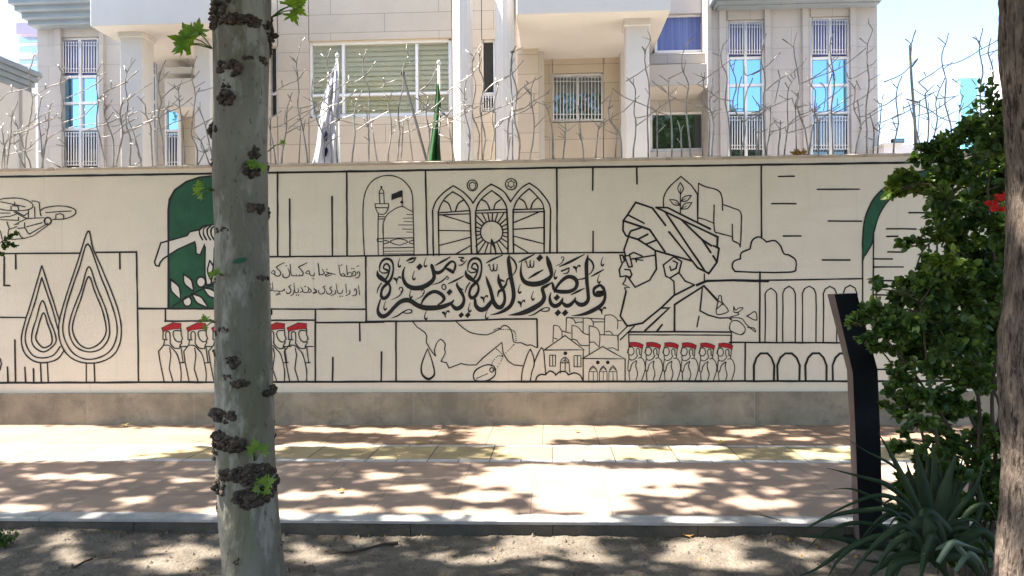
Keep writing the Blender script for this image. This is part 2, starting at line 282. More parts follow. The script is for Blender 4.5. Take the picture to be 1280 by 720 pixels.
# ---- mural
YM = YF - 0.0015
class Mural(MB):
    def __init__(s, o=(0,0), sc=1.0): super().__init__(); s.o = o; s.sc = sc; s.k = 0
    def use(s, ox, oy, sc): s.o = (ox, oy); s.sc = sc; return s
    def P(s, p): return (s.o[0] + p[0]/s.sc, s.o[1] + p[1]/s.sc)
    def w3(s, p, lay): return at(p[0], p[1], YM - lay*0.0012 - (s.k % 40)*0.00002)
    def line(s, pts, wd=None, smooth=False, m=0, n=5, closed=False, lay=2):
        """pts in tracing units; wd in photo px (default 1.7) unless points carry their own width in tracing units"""
        s.k += 1
        has = len(pts[0]) == 3
        wd = (wd or 1.7)*(1.06 if (wd or 1.7) >= 1.5 else 1.02)
        Q = [(*s.P(p), p[2]/s.sc if has else wd) for p in pts]
        if smooth: Q = cr(Q, n, closed)
        elif closed: Q = Q + [Q[0]]
        if not has:                           # hand-painted wobble, also along straight runs
            D = []
            for a, c in zip(Q, Q[1:]):
                L = math.hypot(c[0]-a[0], c[1]-a[1]); kk = max(1, int(L/14))
                for t in range(kk): D.append(tuple(a[j] + (c[j]-a[j])*t/kk for j in range(3)))
            D.append(Q[-1])
            Q = [(x + .35*noise.noise(Vector((x*.06, y*.06, s.k))), y + .35*noise.noise(Vector((x*.06, y*.06, s.k+50))), w_*(1 + .3*noise.noise(Vector((x*.12, y*.12, s.k+9))))) for x, y, w_ in D]
        Lf = []; Rt = []
        for i, (x, y, w_) in enumerate(Q):
            a = Q[max(i-1,0)]; c = Q[min(i+1,len(Q)-1)]
            t0 = (x-a[0], y-a[1]); t1 = (c[0]-x, c[1]-y)
            if i == 0: t0 = t1
            if i == len(Q)-1: t1 = t0
            l0 = math.hypot(*t0) or 1; l1 = math.hypot(*t1) or 1
            tx, ty = t0[0]/l0 + t1[0]/l1, t0[1]/l0 + t1[1]/l1; l = math.hypot(tx, ty)
            if l < .2: tx, ty, l = t0[0]/l0, t0[1]/l0, 1
            mi = min(1.6, 2/max(l, .2)) if l > .2 else 1
            nx_, ny_ = -ty/l, tx/l; h = max(w_, .25)/2*mi
            Lf.append((x+nx_*h, y+ny_*h)); Rt.append((x-nx_*h, y-ny_*h))
        vs = [s.w3(p, lay) for p in Lf] + [s.w3(p, lay) for p in Rt]; n_ = len(Q)
        s.add(vs, [(i, i+1, n_+i+1, n_+i) for i in range(n_-1)], m)
        if has or (wd or 1.7) > 1.2:          # round brush ends
            for e in (0, -1):
                x, y, w_ = Q[e]; rr = max(w_, .25)/2
                if rr > .5: s.add([s.w3((x+rr*math.cos(t*.7854), y+rr*math.sin(t*.7854)), lay) for t in range(8)], [tuple(range(8))], m)
    def lines(s, L, wd=None, smooth=False, **kw):
        for p in L: s.line(p, wd, smooth, **kw)
    def fill(s, pts, m=0, lay=1, smooth=False, closed=True):
        s.k += 1
        Q = [s.P(p) for p in pts]
        if smooth: Q = cr(Q, 5, True)[:-1]
        s.add([s.w3(p, lay) for p in Q], [tuple(range(len(Q)))], m)
    def ell(s, cx, cy, rx, ry=None, n=20): 
        ry = ry or rx
        return [(cx+rx*math.cos(i*2*math.pi/n), cy+ry*math.sin(i*2*math.pi/n)) for i in range(n)]
    def dot(s, cx, cy, r, m=0): s.fill(s.ell(cx, cy, r, r, 10), m, 2)
    def ring(s, cx, cy, rx, ry=None, wd=None): s.line(s.ell(cx, cy, rx, ry), wd, True, closed=True, n=2)
    def leaf(s, a, c, wd, fillm=None, lw=1.7):
        ax, ay = a; bx, by = c; dx, dy = bx-ax, by-ay; l = math.hypot(dx, dy); nx_, ny_ = -dy/l*wd/2, dx/l*wd/2
        mx, my = (ax+bx)/2, (ay+by)/2
        loop = [a, ((ax*2+bx)/3+nx_*.85, (ay*2+by)/3+ny_*.85), (mx+nx_, my+ny_), ((ax+bx*3)/4+nx_*.6, (ay+by*3)/4+ny_*.6), c, ((ax+bx*3)/4-nx_*.6, (ay+by*3)/4-ny_*.6), (mx-nx_, my-ny_), ((ax*2+bx)/3-nx_*.85, (ay*2+by)/3-ny_*.85)]
        if fillm is not None: s.fill(loop, fillm, 1.5)
        s.line(loop, lw, closed=True)
    def diamond(s, cx, cy, h): s.fill([(cx-h*.95, cy+h*.1), (cx+h*.1, cy-h), (cx+h*.95, cy-h*.1), (cx-h*.1, cy+h)], 0, 2)

# frame lines = the parent part 'mural'
mu = Mural()
mu.lines([[(-40,221.5),(0,221),(200,218),(480,213.7),(700,209.5),(900,206.7),(1150,203),(1290,200.5)], [(-40,479),(0,478.5),(160,478),(480,477),(670,477.2),(930,476.5),(1060,476.6),(1290,476)]], 2.5)
mu.lines([[(5,317),(99,316.5)],[(120,315.5),(170.5,315),(172,400),(173,478)],[(19.5,317),(19.7,336)],[(5,321),(5,357),(12,357)],[(149.5,316),(149.8,336)],[(-10,396.5),(32,397)],[(173,385.5),(272,386)],
  [(18.5,425),(19.3,478)],[(9,459),(10,478)],[(31,459),(32,478)],[(41.5,461),(42,478)],
  [(173,386),(206,386),(456,386.5)],[(206.5,387),(206.8,402)],[(206,401.5),(300,401),(393,400)],[(394,387),(394,478)],
  [(346.8,215),(347,320)],[(362,249),(362.4,320)],[(415,246),(415.4,320)],[(433.3,214.5),(433.8,320)],[(330,321),(457,320)],[(457,320),(457.6,403)],[(395,403.3),(480,402.8)],
  [(449.6,404),(449.8,426)],[(416,447),(415.5,477)],[(477,440),(476.5,477)],[(495,403),(495,477)],
  [(457,401.8),(560,401.2),(630,399),(671,398.6)],[(671,399),(671.8,434)],[(531.8,213),(533,270),(534.4,319)],[(457,320),(560,318),(700,316),(779,315.6)],
  [(696,211),(696.4,316)],[(741,210),(740.8,238)],[(741.3,289),(741.3,316)],[(796,210),(796.4,230)],
  [(951.5,207),(952,296)],[(950,340),(949.5,427)],[(912,428),(1049,428.6)],[(931.5,428),(931.3,476)],[(914,419),(914,430)]], 2.0)
mu.use(900,190,2.4)
mu.lines([[(175,73),(223,73)],[(292,112),(418,112)],[(155,155),(227,155)],[(325,207),(425,208)],[(190,252),(243,252)],[(307,324),(390,324)],[(0,386),(200,384),(427,380)],
  [(567,182),(650,182)],[(500,230),(588,231)],[(500,253),(533,253)],[(503,300),(550,300)],[(460,321),(517,321)],[(460,345),(550,345)],[(460,385),(560,387)],[(462,428),(560,432)],[(470,652),(520,652)],[(440,687),(640,687)],[(600,310),(690,312)],[(640,420),(760,424)]], 1.9)
mural = mu.build('mural', M['black'], wall)
SUB = [M['black'], M['white'], M['green'], M['red']]
def sub(m_, name): return m_.build(name, SUB, mural)

# trees
t = Mural((0,190), 2.3226)
t.lines([[(121,330),(95,420),(65,520),(65,570),(90,603),(125,612),(165,602),(187,575)],[(121,330),(150,420),(172,490)],[(121,365),(100,440),(75,520),(76,560),(95,590),(125,598),(155,590),(175,565)],[(121,365),(150,450),(168,515)]], 1.7, True)
t.lines([[(123,432),(105,485),(92,530),(95,560),(115,578),(135,578),(160,555),(160,530),(145,490)],[(125,467),(108,520),(105,545),(125,568),(148,558),(150,535),(138,500)],
  [(255,230),(225,320),(185,440),(170,510),(180,565),(210,600),(255,613),(305,605),(340,575),(352,520),(340,450),(300,350),(270,280)],[(255,267),(232,330),(195,440),(182,510),(192,555),(220,590),(258,602),(300,592),(328,565),(340,520),(328,455),(290,355)],
  [(257,333),(235,400),(208,470),(200,520),(215,560),(240,577),(270,580),(300,565),(318,525),(308,460),(280,390)],[(257,362),(235,425),(213,490),(212,525),(230,558),(258,570),(290,555),(308,520),(298,465),(275,405)]], 1.7, True, closed=True)
t.lines([[(117,612),(120,668)],[(137,612),(140,668)],[(250,613),(250,668)],[(273,613),(275,668)],[(0,600),(4,615),(0,632)]], 1.7)
sub(t, 'tree_drawing')
# drone
t = Mural((0,230), 7.2)
t.line([(-60,190),(0,140),(80,128),(160,128),(240,145),(290,180),(285,215),(230,235),(150,240),(60,237),(0,225)], 1.3, True)
t.line([(370,285),(360,245),(400,215),(500,198),(590,202),(660,222),(682,250),(665,280),(620,302),(560,315),(475,320)], 1.4, True)
t.lines([[(5,160),(130,185),(225,205)],[(98,238),(98,200),(120,195),(160,200),(168,235)],[(130,195),(132,165)],[(410,258),(530,248),(640,244)],[(500,318),(502,275),(540,266),(570,278),(572,310)],[(0,262),(90,262)],[(0,320),(160,328)],[(0,300),(90,290),(165,265)],
  [(125,250),(220,305),(245,310)],[(140,245),(215,285),(250,262)],[(255,240),(255,305)],[(310,205),(312,305)],[(285,152),(320,155),(352,165),(358,240)],[(240,312),(395,305)],[(240,312),(170,345),(125,370),(165,360)],[(220,350),(220,390),(250,440),(265,450),(430,355)],[(240,385),(380,348)],
  [(75,410),(150,385)],[(75,410),(70,470),(110,500),(220,490),(300,465),(380,410),(440,365)],[(165,430),(180,470),(210,490)],[(160,400),(215,395)],[(60,340),(80,400)],[(0,420),(20,500)],[(165,300),(165,330)]], 1.2)
t.ring(430,333,30,32,1.9)
sub(t, 'drone_drawing')
# green arch with fist and olive leaves
t = Mural((180,210), 3.79)
arch = [(116,664),(115,400),(115,200),(121,150),(145,105),(200,65),(260,45),(340,35),(420,45),(480,65),(530,105),(550,150),(555,220),(555,664)]
t.fill(arch, 2, .5); t.line(arch, 2.4)
arm = [(55,462),(50,445),(80,355),(205,320),(217,302),(265,292),(285,275),(345,265),(420,270),(420,350),(345,348),(334,380),(331,440),(318,552),(296,552),(288,500),(290,375),(285,362),(266,412),(246,406),(245,375),(240,350),(160,385),(90,430),(76,448),(70,465)]
t.fill(arm, 1, 1); t.line(arm, 2.0, closed=True)
for cx in (272,290,308,326): t.line([(cx+8,275),(cx-8,290),(cx-8,315),(cx+6,340)], 2.0, True)
t.line([(135,655),(250,585),(345,545)], 2.0)
for a, c_, w_ in (((125,528),(173,622),42),((187,503),(233,582),38),((312,438),(328,548),38),((280,568),(360,622),34),((226,596),(302,660),34)): t.leaf(a, c_, w_, 1, 2.0)
for cx, cy, r in ((270,540,21),(205,632,20)):
    t.fill(t.ell(cx, cy, r, r+3), 1, 1.5); t.ring(cx, cy, r, r+3, 2.0)
sub(t, 'green_arch_with_fist')
# red-capped men, left row
t = Mural((190,395), 8)
for dx in (0, 31.3, 62.6, 94, 129.5, 157):
    t.use(190+dx, 395, 8)
    cap = [(92,118),(115,108),(205,65),(290,75),(288,128),(230,130),(150,142),(108,160)]
    t.fill(cap, 3, 1); t.line(cap, .6, closed=True, lay=1.5)
    t.lines([[(110,158),(108,235),(150,238)],[(288,128),(290,190),(305,228),(292,240),(295,270),(280,290),(275,325)],[(125,240),(115,290)],[(275,305),(355,305)],[(290,310),(310,470)],[(275,470),(325,465)],
      [(115,292),(65,355),(80,460),(120,655)],[(175,320),(188,390),(172,530),(210,655)]], 1.35)
    t.lines([[(138,230),(138,175),(155,155),(178,172),(180,240),(182,275),(215,315),(240,325),(275,325)],[(288,148),(225,148),(210,180),(225,230),(255,258),(290,258)],[(115,292),(170,295),(215,340),(245,375),(270,450),(290,560),(288,655)]], 1.35, True)
sub(t, 'red_capped_men')
# red-capped men, right row
t = Mural()
for i, cx in enumerate((55,240,432,622,818,1010)):
    t.use(780+(cx-55)/8.533, 405+i*.25, 8.533)
    cap = [(55,195),(110,190),(165,200),(207,222),(196,264),(150,246),(100,238),(55,238)]
    t.fill(cap, 3, 1); t.line(cap, .5, closed=True, lay=1.5)
    t.ring(74,290,33,44,1.1)
    t.lines([[(52,240),(45,290),(35,300),(50,320),(55,370),(90,385),(125,365),(145,330)],[(135,330),(130,280),(150,258),(165,280),(165,320),(180,330)],[(190,262),(182,360)],[(55,375),(48,400),(42,490),(65,495),(85,430),(135,390)],
      [(60,600),(55,520),(70,480)],[(135,395),(125,450),(145,530),(125,600)],[(150,365),(185,362),(215,400),(225,480),(190,600)]], 1.1, True)
t.use(780,405,8.533)
t.lines([[(50,85),(600,82),(1145,86)]], 2.0); t.lines([[(55,115),(1145,120)],[(50,85),(55,240)],[(1145,88),(1145,212)]], 1.4)
sub(t, 'red_capped_men')
# shrine
t = Mural((445,210), 6.55)
t.line([(68,718),(58,500),(58,300),(80,190),(130,110),(210,68),(290,62),(370,90),(430,150),(460,220),(468,400),(476,718)], 1.3, True)
t.lines([[(182,375),(180,560),(182,715)],[(222,455),(224,715)],[(155,292),(268,292)],[(160,325),(265,325)],[(195,290),(190,195),(207,165),(228,190),(230,290)],[(192,207),(228,207)],[(182,398),(240,398)],[(182,418),(232,418)],[(172,580),(225,578)],[(172,580),(176,602),(225,602)],
  [(378,315),(378,185)],[(225,575),(470,572)],[(225,655),(472,650)]], 1.15)
t.lines([[(155,292),(162,335),(185,375),(235,375),(262,330),(268,292)],[(222,560),(222,460),(250,390),(310,340),(375,315),(430,340),(465,358)],[(275,605),(300,590),(350,580),(400,590),(420,608),(390,622),(355,632),(310,620),(275,605)],[(228,592),(260,598),(265,610),(228,622)],[(470,590),(440,600),(435,612),(470,622)]], 1.1, True)
t.lines([[(410,382),(465,382)],[(382,410),(465,410)],[(390,438),(465,440)],[(345,466),(465,466)],[(378,500),(465,502)],[(410,525),(465,527)],[(226,682),(470,680)],[(226,704),(470,702)]], .8)
t.dot(207,155,9); t.dot(375,280,13); t.fill([(290,215),(330,200),(350,190),(378,180),(380,235),(340,245),(290,265)], 0, 2)
sub(t, 'shrine_drawing')
# three pointed windows and sun
t = Mural((535,215), 6.856)
t.lines([[(48,715),(42,500),(40,330)],[(1050,340),(1048,500),(1045,692)],[(95,715),(90,500),(88,340)],[(360,340),(365,500),(372,702)],[(420,695),(408,500),(408,350)],[(675,330),(685,500),(685,695)],[(735,692),(730,500),(730,330)],[(995,330),(995,692)]], 1.9)
t.lines([[(40,330),(70,250),(130,180),(215,118)],[(215,118),(300,170),(360,230),(385,268)],[(385,268),(430,200),(490,140),(540,105)],[(540,105),(600,135),(660,180),(708,255)],[(708,255),(760,180),(810,130),(870,95)],[(870,95),(940,145),(1000,210),(1040,280),(1050,340)],
  [(88,340),(110,280),(150,220),(212,170)],[(212,170),(290,220),(345,290),(360,340)],[(408,350),(425,280),(470,220),(545,158)],[(545,158),(620,215),(665,280),(675,330)],[(730,330),(755,260),(800,200),(868,142)],[(868,142),(935,210),(980,270),(995,330)],
  [(135,245),(175,270),(200,335)],[(305,240),(260,270),(235,335)],[(455,235),(500,260),(528,320)],[(620,240),(580,270),(565,320)],[(780,225),(825,255),(848,312)],[(935,225),(900,260),(882,312)]], 1.6, True)
t.lines([[(88,350),(358,330)],[(88,368),(360,358)],[(408,330),(680,320)],[(408,352),(680,345)],[(730,322),(992,315)],[(730,345),(992,340)],[(125,370),(362,445)],[(88,500),(365,505)],[(95,630),(365,560)],[(235,705),(370,628)],[(735,432),(950,345)],[(735,492),(995,475)],[(735,550),(995,615)],[(735,615),(855,690)]], 1.5)
t.ring(545,515,95,95,1.6)
for i in range(24):
    a = i*math.pi/12 + .05; c_, s_ = math.cos(a), math.sin(a)
    rr = min(abs((683-545 if c_ > 0 else 410-545)/c_) if abs(c_) > 1e-3 else 999, abs((692-515 if s_ > 0 else 352-515)/s_) if abs(s_) > 1e-3 else 999)
    if rr > 104: t.line([(545+97*c_, 515+97*s_),(545+rr*c_, 515+rr*s_)], 1.5)
t.ring(380,115,43,47,1.4); t.ring(712,105,48,48,1.4)
t.line([(355,100),(380,85),(408,100),(405,135),(380,155),(356,135)], 1.1, closed=True)
t.line([(712+(33 if i % 2 == 0 else 22)*math.sin(i*math.pi/6), 105-(33 if i % 2 == 0 else 22)*math.cos(i*math.pi/6)) for i in range(12)], 1.1, closed=True)
sub(t, 'pointed_window_drawing')
# portrait of a bearded man in a turban
t = Mural((760,215), 5.76)
t.lines([[(130,460),(108,420),(110,350),(140,310),(200,218),(320,260)],[(110,350),(300,415),(410,575)],[(145,310),(260,370)],[(150,455),(165,425),(235,402)],[(320,260),(415,385)],[(345,255),(430,258),(735,410)],[(345,255),(420,290),(790,468),(785,540)],[(410,285),(700,715)],[(440,430),(645,690),(722,728)],
  [(130,460),(215,485),(340,565),(600,640)],[(215,485),(285,450)],[(275,520),(350,490)],[(530,345),(680,490),(745,530)],[(680,490),(740,580)],[(785,540),(800,550),(785,650),(725,732)],[(760,530),(800,550)],[(757,605),(785,650)],[(150,460),(115,560),(125,605)]], 2.3)
t.use(760,300,5.76)
t.lines([[(85,110),(105,108),(120,150),(100,170),(85,110)],[(118,115),(155,112),(175,190),(150,195),(118,115)],[(165,138),(335,110)],[(155,105),(185,90),(245,115)],[(340,75),(348,210),(300,290),(195,340),(140,262)],[(105,165),(80,215),(88,265),(130,258),(160,270),(172,250),(158,215),(120,212)],
  [(475,120),(398,180),(415,260),(445,275),(475,300),(478,390)],[(480,125),(530,155),(510,235),(445,275)],[(470,150),(500,165),(490,205),(455,220),(445,190)],[(510,235),(555,295),(620,322)]], 1.9)
t.lines([[(195,140),(250,146)],[(200,140),(205,158)],[(130,265),(125,290),(108,318),(155,342),(120,345),(130,370)],[(693,245),(693,295)]], 1.5)
t.lines([[(130,370),(88,548),(138,620),(250,598),(380,490),(475,400),(620,325)],[(690,330),(480,465),(478,658)],[(690,330),(788,435)],[(380,490),(440,490),(265,655)],[(390,610),(355,655)]], 2.3)
t.lines([[(640,325),(710,295),(900,290),(1152,296)]], 2.8)
t.lines([[(680,345),(662,510),(720,540),(800,562),(870,560),(890,575)],[(655,550),(640,625)]], 1.7)
t.lines([[(135,625),(70,690),(72,720)],[(190,620),(90,718)]], 1.5)
sub(t, 'portrait_drawing')
# niche with sprig, flag, roses, cloud
t = Mural((760,215), 5.76)
t.line([(400,255),(402,180),(440,110),(525,32)], 1.5, True); t.line([(525,32),(600,95),(645,160),(645,360)], 1.5)
t.line([(522,295),(522,150)], 1.3)
for a, c_, w_ in (((522,160),(522,75),42),((520,240),(443,198),36),((524,212),(600,168),36),((526,268),(604,220),40)): t.leaf(a, c_, w_, None, 1.3); t.line([a, ((a[0]+c_[0])/2, (a[1]+c_[1])/2)], .8)
t.lines([[(645,360),(652,82)],[(650,330),(700,342),(765,370)],[(895,375),(897,490)]], 1.4)
t.lines([[(652,82),(700,105),(790,130),(820,180),(825,275)],[(825,235),(900,260),(955,290),(960,400),(952,540)],[(952,540),(940,515),(900,495),(890,465),(800,440),(765,415),(765,240)]], 1.5, True)
t.use(760,300,5.76)
t.lines([[(800,400),(790,450),(778,520),(800,537),(865,515),(845,475),(822,445),(815,405),(800,400)],[(780,500),(830,455)],[(905,480),(910,520),(945,515),(972,488),(940,490),(920,505),(905,480)],[(880,555),(940,535),(925,520)],[(885,560),(960,565),(1000,610),(1060,662),(1050,635),(1005,628)],[(1000,548),(1060,515),(1068,577),(1000,548)],[(880,600),(880,650),(960,682),(988,640),(950,590),(905,580),(880,600)],[(785,470),(800,440),(830,470)],[(960,682),(985,660)]], 1.2, True)
t.use(900,190,2.4)
t.line([(45,358),(37,345),(42,328),(62,320)], 1.9, True); t.line([(62,320),(65,302),(90,291)], 1.9, True); t.line([(90,291),(97,265),(118,255),(140,270)], 1.9, True); t.line([(140,270),(165,266),(182,282)], 1.9, True); t.line([(182,282),(192,305),(205,308)], 1.9, True); t.line([(205,308),(226,322),(228,345),(215,360),(120,361),(45,358)], 1.9, True)
sub(t, 'flower_and_flag_drawing')
# houses, cypresses, banners
t = Mural((640,385), 7.2)
t.lines([[(85,655),(95,560),(130,440),(165,370)],[(165,370),(190,430),(200,500),(180,570),(165,655)],[(200,490),(235,410),(265,358)],[(265,358),(285,390),(293,480),(303,600)]], 1.4, True)
t.lines([[(290,378),(478,248),(650,378),(290,378)],[(635,455),(815,348),(1015,458),(635,455)],[(640,380),(640,650)],[(1018,458),(1018,655)]], 1.3)
t.lines([[(340,425),(392,425),(392,522),(340,522),(340,425)],[(366,425),(366,522)],[(558,428),(620,428),(620,530),(558,530),(558,428)],[(588,428),(588,530)],[(435,495),(515,495)],[(478,450),(478,580)],[(435,590),(435,490)],[(515,490),(520,580)]], 1.05)
t.lines([[(435,490),(450,462),(478,445),(505,465),(515,490)]], 1.05, True); t.lines([[(450,492),(478,462),(505,492)]], .8)
for x0, x1 in ((692,770),(786,856),(872,945)):
    xm = (x0+x1)/2; t.line([(x0,655),(x0,580),(x0+12,545),(xm,520),(x1-12,545),(x1,580),(x1,655)], .9); t.lines([[(x0,572),(x1,572)],[(xm,572),(xm,655)],[(x0+10,560),(xm,535),(x1-10,560)]], .8)
for a in ((480,408),(772,490),(862,490)): t.dot(*a, 17)
t.lines([[(215,655),(225,620),(260,598),(300,602)],[(300,602),(340,568),(385,588),(392,606)],[(392,606),(430,575),(480,574),(508,602)],[(508,602),(560,585),(610,605),(640,655)]], 1.7, True)
t.lines([[(375,155),(420,165),(450,205),(530,228)],[(490,85),(550,100),(575,140)],[(540,155),(590,170),(640,225),(690,240)],[(640,90),(700,95),(730,130),(730,170)],[(695,160),(760,180),(790,240),(785,350)],[(835,65),(900,65),(950,110),(950,190)],[(840,215),(880,212),(910,240)],[(700,310),(740,310),(785,355)],[(540,280),(580,290),(620,335),(690,338)],[(370,270),(410,280)],[(860,365),(910,360),(955,385)]], 1.05, True)
t.lines([[(368,310),(375,155)],[(485,215),(490,85)],[(540,290),(540,155)],[(640,220),(640,90)],[(570,130),(640,125)],[(695,410),(695,160)],[(790,240),(950,245)],[(955,385),(955,245)],[(830,240),(835,65)],[(490,85),(640,90),(830,100)],[(730,125),(830,125)],[(450,205),(450,262)],[(950,110),(985,118)]], 1.05)
sub(t, 'house_and_banner_drawing')
# map outline, drop, tag on a chain
t = Mural((510,395), 8)
t.line([(45,55),(90,110),(170,165),(188,200),(182,260),(215,320),(250,370),(275,400)], 1.3); t.line([(275,400),(265,340),(290,270),(330,235),(372,280),(365,330),(370,370),(330,455)], 1.2, True)
t.line([(330,455),(385,468),(410,522),(470,498),(530,475),(600,490),(680,490),(750,420),(870,320),(940,265),(950,370),(1000,450),(1060,490),(1150,500)], 1.3)
t.line([(480,55),(560,125),(640,170),(750,188),(810,183),(880,150),(920,130),(940,105),(970,95),(1010,115),(1040,170),(1055,250),(1090,268),(1130,268),(1190,293),(1230,290),(1285,318)], 1.3, True)
t.line([(195,325,8),(150,440,13),(132,520,15),(145,590,20),(200,630,26),(250,605,20),(264,560,15),(240,450,12),(195,325,8)], smooth=True)
t.line([(660,570),(690,530),(780,490),(850,500),(875,550),(860,605),(780,650),(680,645),(655,610)], 1.5, True, closed=True); t.ring(838,540,20,22,1.3); t.lines([[(680,628),(800,575)]], .9)
for path in ([(860,140),(905,122),(935,135),(1000,135),(1050,145),(1075,180),(1080,245)],[(1060,285),(1020,330),(960,390),(930,450),(880,530),(850,545)],[(885,330),(920,360),(945,400),(900,400),(850,450),(835,500)]):
    Q = cr(path, 6)
    for q in Q[::2]: t.dot(q[0], q[1], 6)
sub(t, 'map_outline_drawing')
# arcades and green band at the right
t = Mural((900,190), 2.4)
for x0, x1, yt in ((135,170,408),(188,226,403),(247,288,403),(310,350,403),(370,411,400)):
    xm = (x0+x1)/2; t.line([(x0,570),(x0+1,470),(x0,425),(x0+6,yt+8),(xm,yt),(x1-6,yt+8),(x1,425),(x1+1,470),(x1,570)], 1.5)
for x0, x1 in ((102,162),(173,238),(257,319),(339,400)):
    xm = (x0+x1)/2; t.line([(x0,687),(x0-1,640),(x0+8,617),(xm-10,604),(xm+10,604),(x1-8,617),(x1+1,640),(x1,687)], 2.5)
outer = [(428,335),(430,230),(450,160),(490,110),(560,70),(640,50)]; inner = [(640,70),(570,95),(525,125),(482,180),(462,240),(455,275),(436,310)]
t.fill(cr(outer, 4) + cr(inner, 4), 2, 1); t.line(outer, 1.9, True); t.line(inner, 1.7, True); t.lines([[(428,335),(428,470)],[(461,240),(458,650)],[(458,530),(480,590),(520,640)]], 1.8)
t.use(1080,260,4.5)
t.lines([[(290,350),(325,250),(380,190),(450,170),(520,200),(560,270),(570,350)],[(325,270),(330,340)],[(365,210),(362,340)],[(410,200),(412,345)],[(455,210),(458,340)]], 1.9, True)
t.lines([[(325,272),(540,276)],[(390,330),(560,330)],[(300,385),(560,390)],[(180,520),(520,560)]], 1.9); t.ring(500,65,26,30,1.7)
t.lines([[(300,540),(330,490),(360,480)],[(330,550),(365,490)],[(420,560),(500,640),(560,720)]], 1.7)
sub(t, 'arcade_and_band_drawing')

# ---- large calligraphy line
t = Mural()
def comma(x, y, s=1.0): t.line([(x+6*s,y-46*s,5*s),(x-10*s,y-5*s,8*s),(x-13*s,y+28*s,13*s),(x,y+42*s,20*s),(x+17*s,y+24*s,6*s)], smooth=True)
def vee(x, y, s=1.0):
    t.line([(x-38*s,y-14*s,8*s),(x-22*s,y-8*s,26*s),(x-8*s,y+2*s,22*s),(x,y+45*s,5*s)], smooth=True); t.line([(x-2*s,y+12*s,10*s),(x+12*s,y-18*s,12*s),(x+30*s,y-24*s,20*s),(x+36*s,y-8*s,6*s)], smooth=True)
def damma(x, y, s=1.0): t.line([(x-14*s,y,9*s),(x-5*s,y-22*s,11*s),(x+18*s,y-18*s,11*s),(x+20*s,y+12*s,14*s),(x-2*s,y+24*s,8*s)], smooth=True); t.line([(x+20*s,y+14*s,11*s),(x-14*s,y+64*s,11*s),(x-94*s,y+104*s,4*s)], smooth=True)
def sadsign(x, y): t.line([(x-170,y+70,5),(x-110,y+50,14),(x-50,y+10,14),(x,y-14,10),(x+36,y-8,13),(x+30,y+16,13),(x-20,y+22,11),(x-54,y+12,8)], smooth=True)
def lillah(x, y): t.line([(x-50,y-14,5),(x-34,y-30,10),(x-22,y+22,10),(x,y+32,13),(x+8,y-20,8),(x+14,y+28,11),(x+38,y+24,13),(x+45,y-36,7)], smooth=True); t.line([(x-4,y-18,6),(x+14,y-36,9)], smooth=True)
def medallion(dx, dy):
    S = lambda L: [(x+dx, y+dy, w_) for x, y, w_ in L]
    t.line(S([(115,215,8),(118,160,16),(143,112,22),(185,92,26),(228,105,26),(250,150,18),(250,220,18),(230,290,26),(190,340,32),(150,380,28),(132,430,24),(135,470,32),(160,488,36),(200,460,32),(222,400,24),(212,350,22),(180,320,32),(130,285,48),(100,255,34),(94,215,10)]), smooth=True)
    t.line(S([(152,185,14),(166,150,17),(195,145,19),(215,175,18),(213,212,14),(188,203,22),(156,190,14)]), smooth=True)
    t.line(S([(115,215,10),(150,235,14),(195,228,16),(215,210,15)]), smooth=True); t.line(S([(215,212,13),(200,258,18),(168,308,20)]), smooth=True)
    t.line(S([(135,335,12),(103,385,14),(88,440,5)]), smooth=True)
t.use(460,312,8)
medallion(0, 0)
t.line([(125,500,14),(105,560,20),(98,610,28),(115,650,42),(150,668,44),(200,645,38),(260,580,38),(320,525,42),(380,505,48),(430,515,48),(490,555,48),(560,580,52),(640,584,52),(720,577,48),(790,555,40),(840,528,26),(856,505,12)], smooth=True)
t.line([(530,548,12),(560,490,24),(610,440,34),(670,420,36),(730,445,38),(760,485,34),(745,520,24),(700,553,14)], smooth=True)
t.line([(370,168,6),(352,220,20),(350,280,28),(375,340,38),(430,378,46),(500,385,50),(570,365,48),(630,325,44),(660,280,36),(655,220,38),(638,160,34),(634,142,8)], smooth=True)
t.line([(655,215,26),(700,232,36),(750,205,28),(790,155,28),(838,118,22),(872,140,20),(868,190,24),(848,238,12)], smooth=True); t.line([(770,185,12),(815,205,34),(850,228,30)], smooth=True)
t.diamond(515,172,36)
t.line([(385,115,10),(430,92,26),(478,82,14)], smooth=True); t.line([(400,130,6),(440,128,14),(472,98,12)], smooth=True)
for a in ((315,130),(575,128),(460,258),(430,438),(172,560),(580,655)): comma(*a)
vee(290,300); damma(325,400); damma(545,420,.8); sadsign(400,615)
t.line([(640,352,4),(720,327,14),(770,290,13),(790,268,10),(805,285,10),(790,300,10)], smooth=True)
t.line([(675,157,10),(745,118,22),(822,74,10)], smooth=True); t.ring(760,375,19,26,1.4)
t.use(540,312,8)
medallion(243, -5)
t.line([(268,78,12),(315,82,15),(285,105,11),(312,116,14),(290,118,8)], smooth=True); t.line([(262,155,6),(300,152,14),(350,105,5)], smooth=True)
t.line([(430,500,26),(438,560,38),(480,600,48),(530,592,46),(575,545,42),(607,495,26)], smooth=True)
t.line([(540,270,10),(560,330,30),(585,400,36),(600,460,38),(615,520,42),(650,570,46),(690,575,42),(722,530,32),(727,470,28),(715,410,28),(690,370,34),(668,310,34),(665,245,8)], smooth=True)
t.line([(655,472,8),(668,420,24),(700,400,32),(738,352,22),(745,325,16),(760,292,18),(805,285,18)], smooth=True); t.line([(670,300,24),(700,310,22),(722,318,12)], smooth=True)
t.line([(200,555,28),(240,590,44),(290,572,42),(318,520,32),(314,470,28),(282,410,36),(250,355,24),(256,325,6)], smooth=True); t.line([(275,385,18),(312,402,8)])
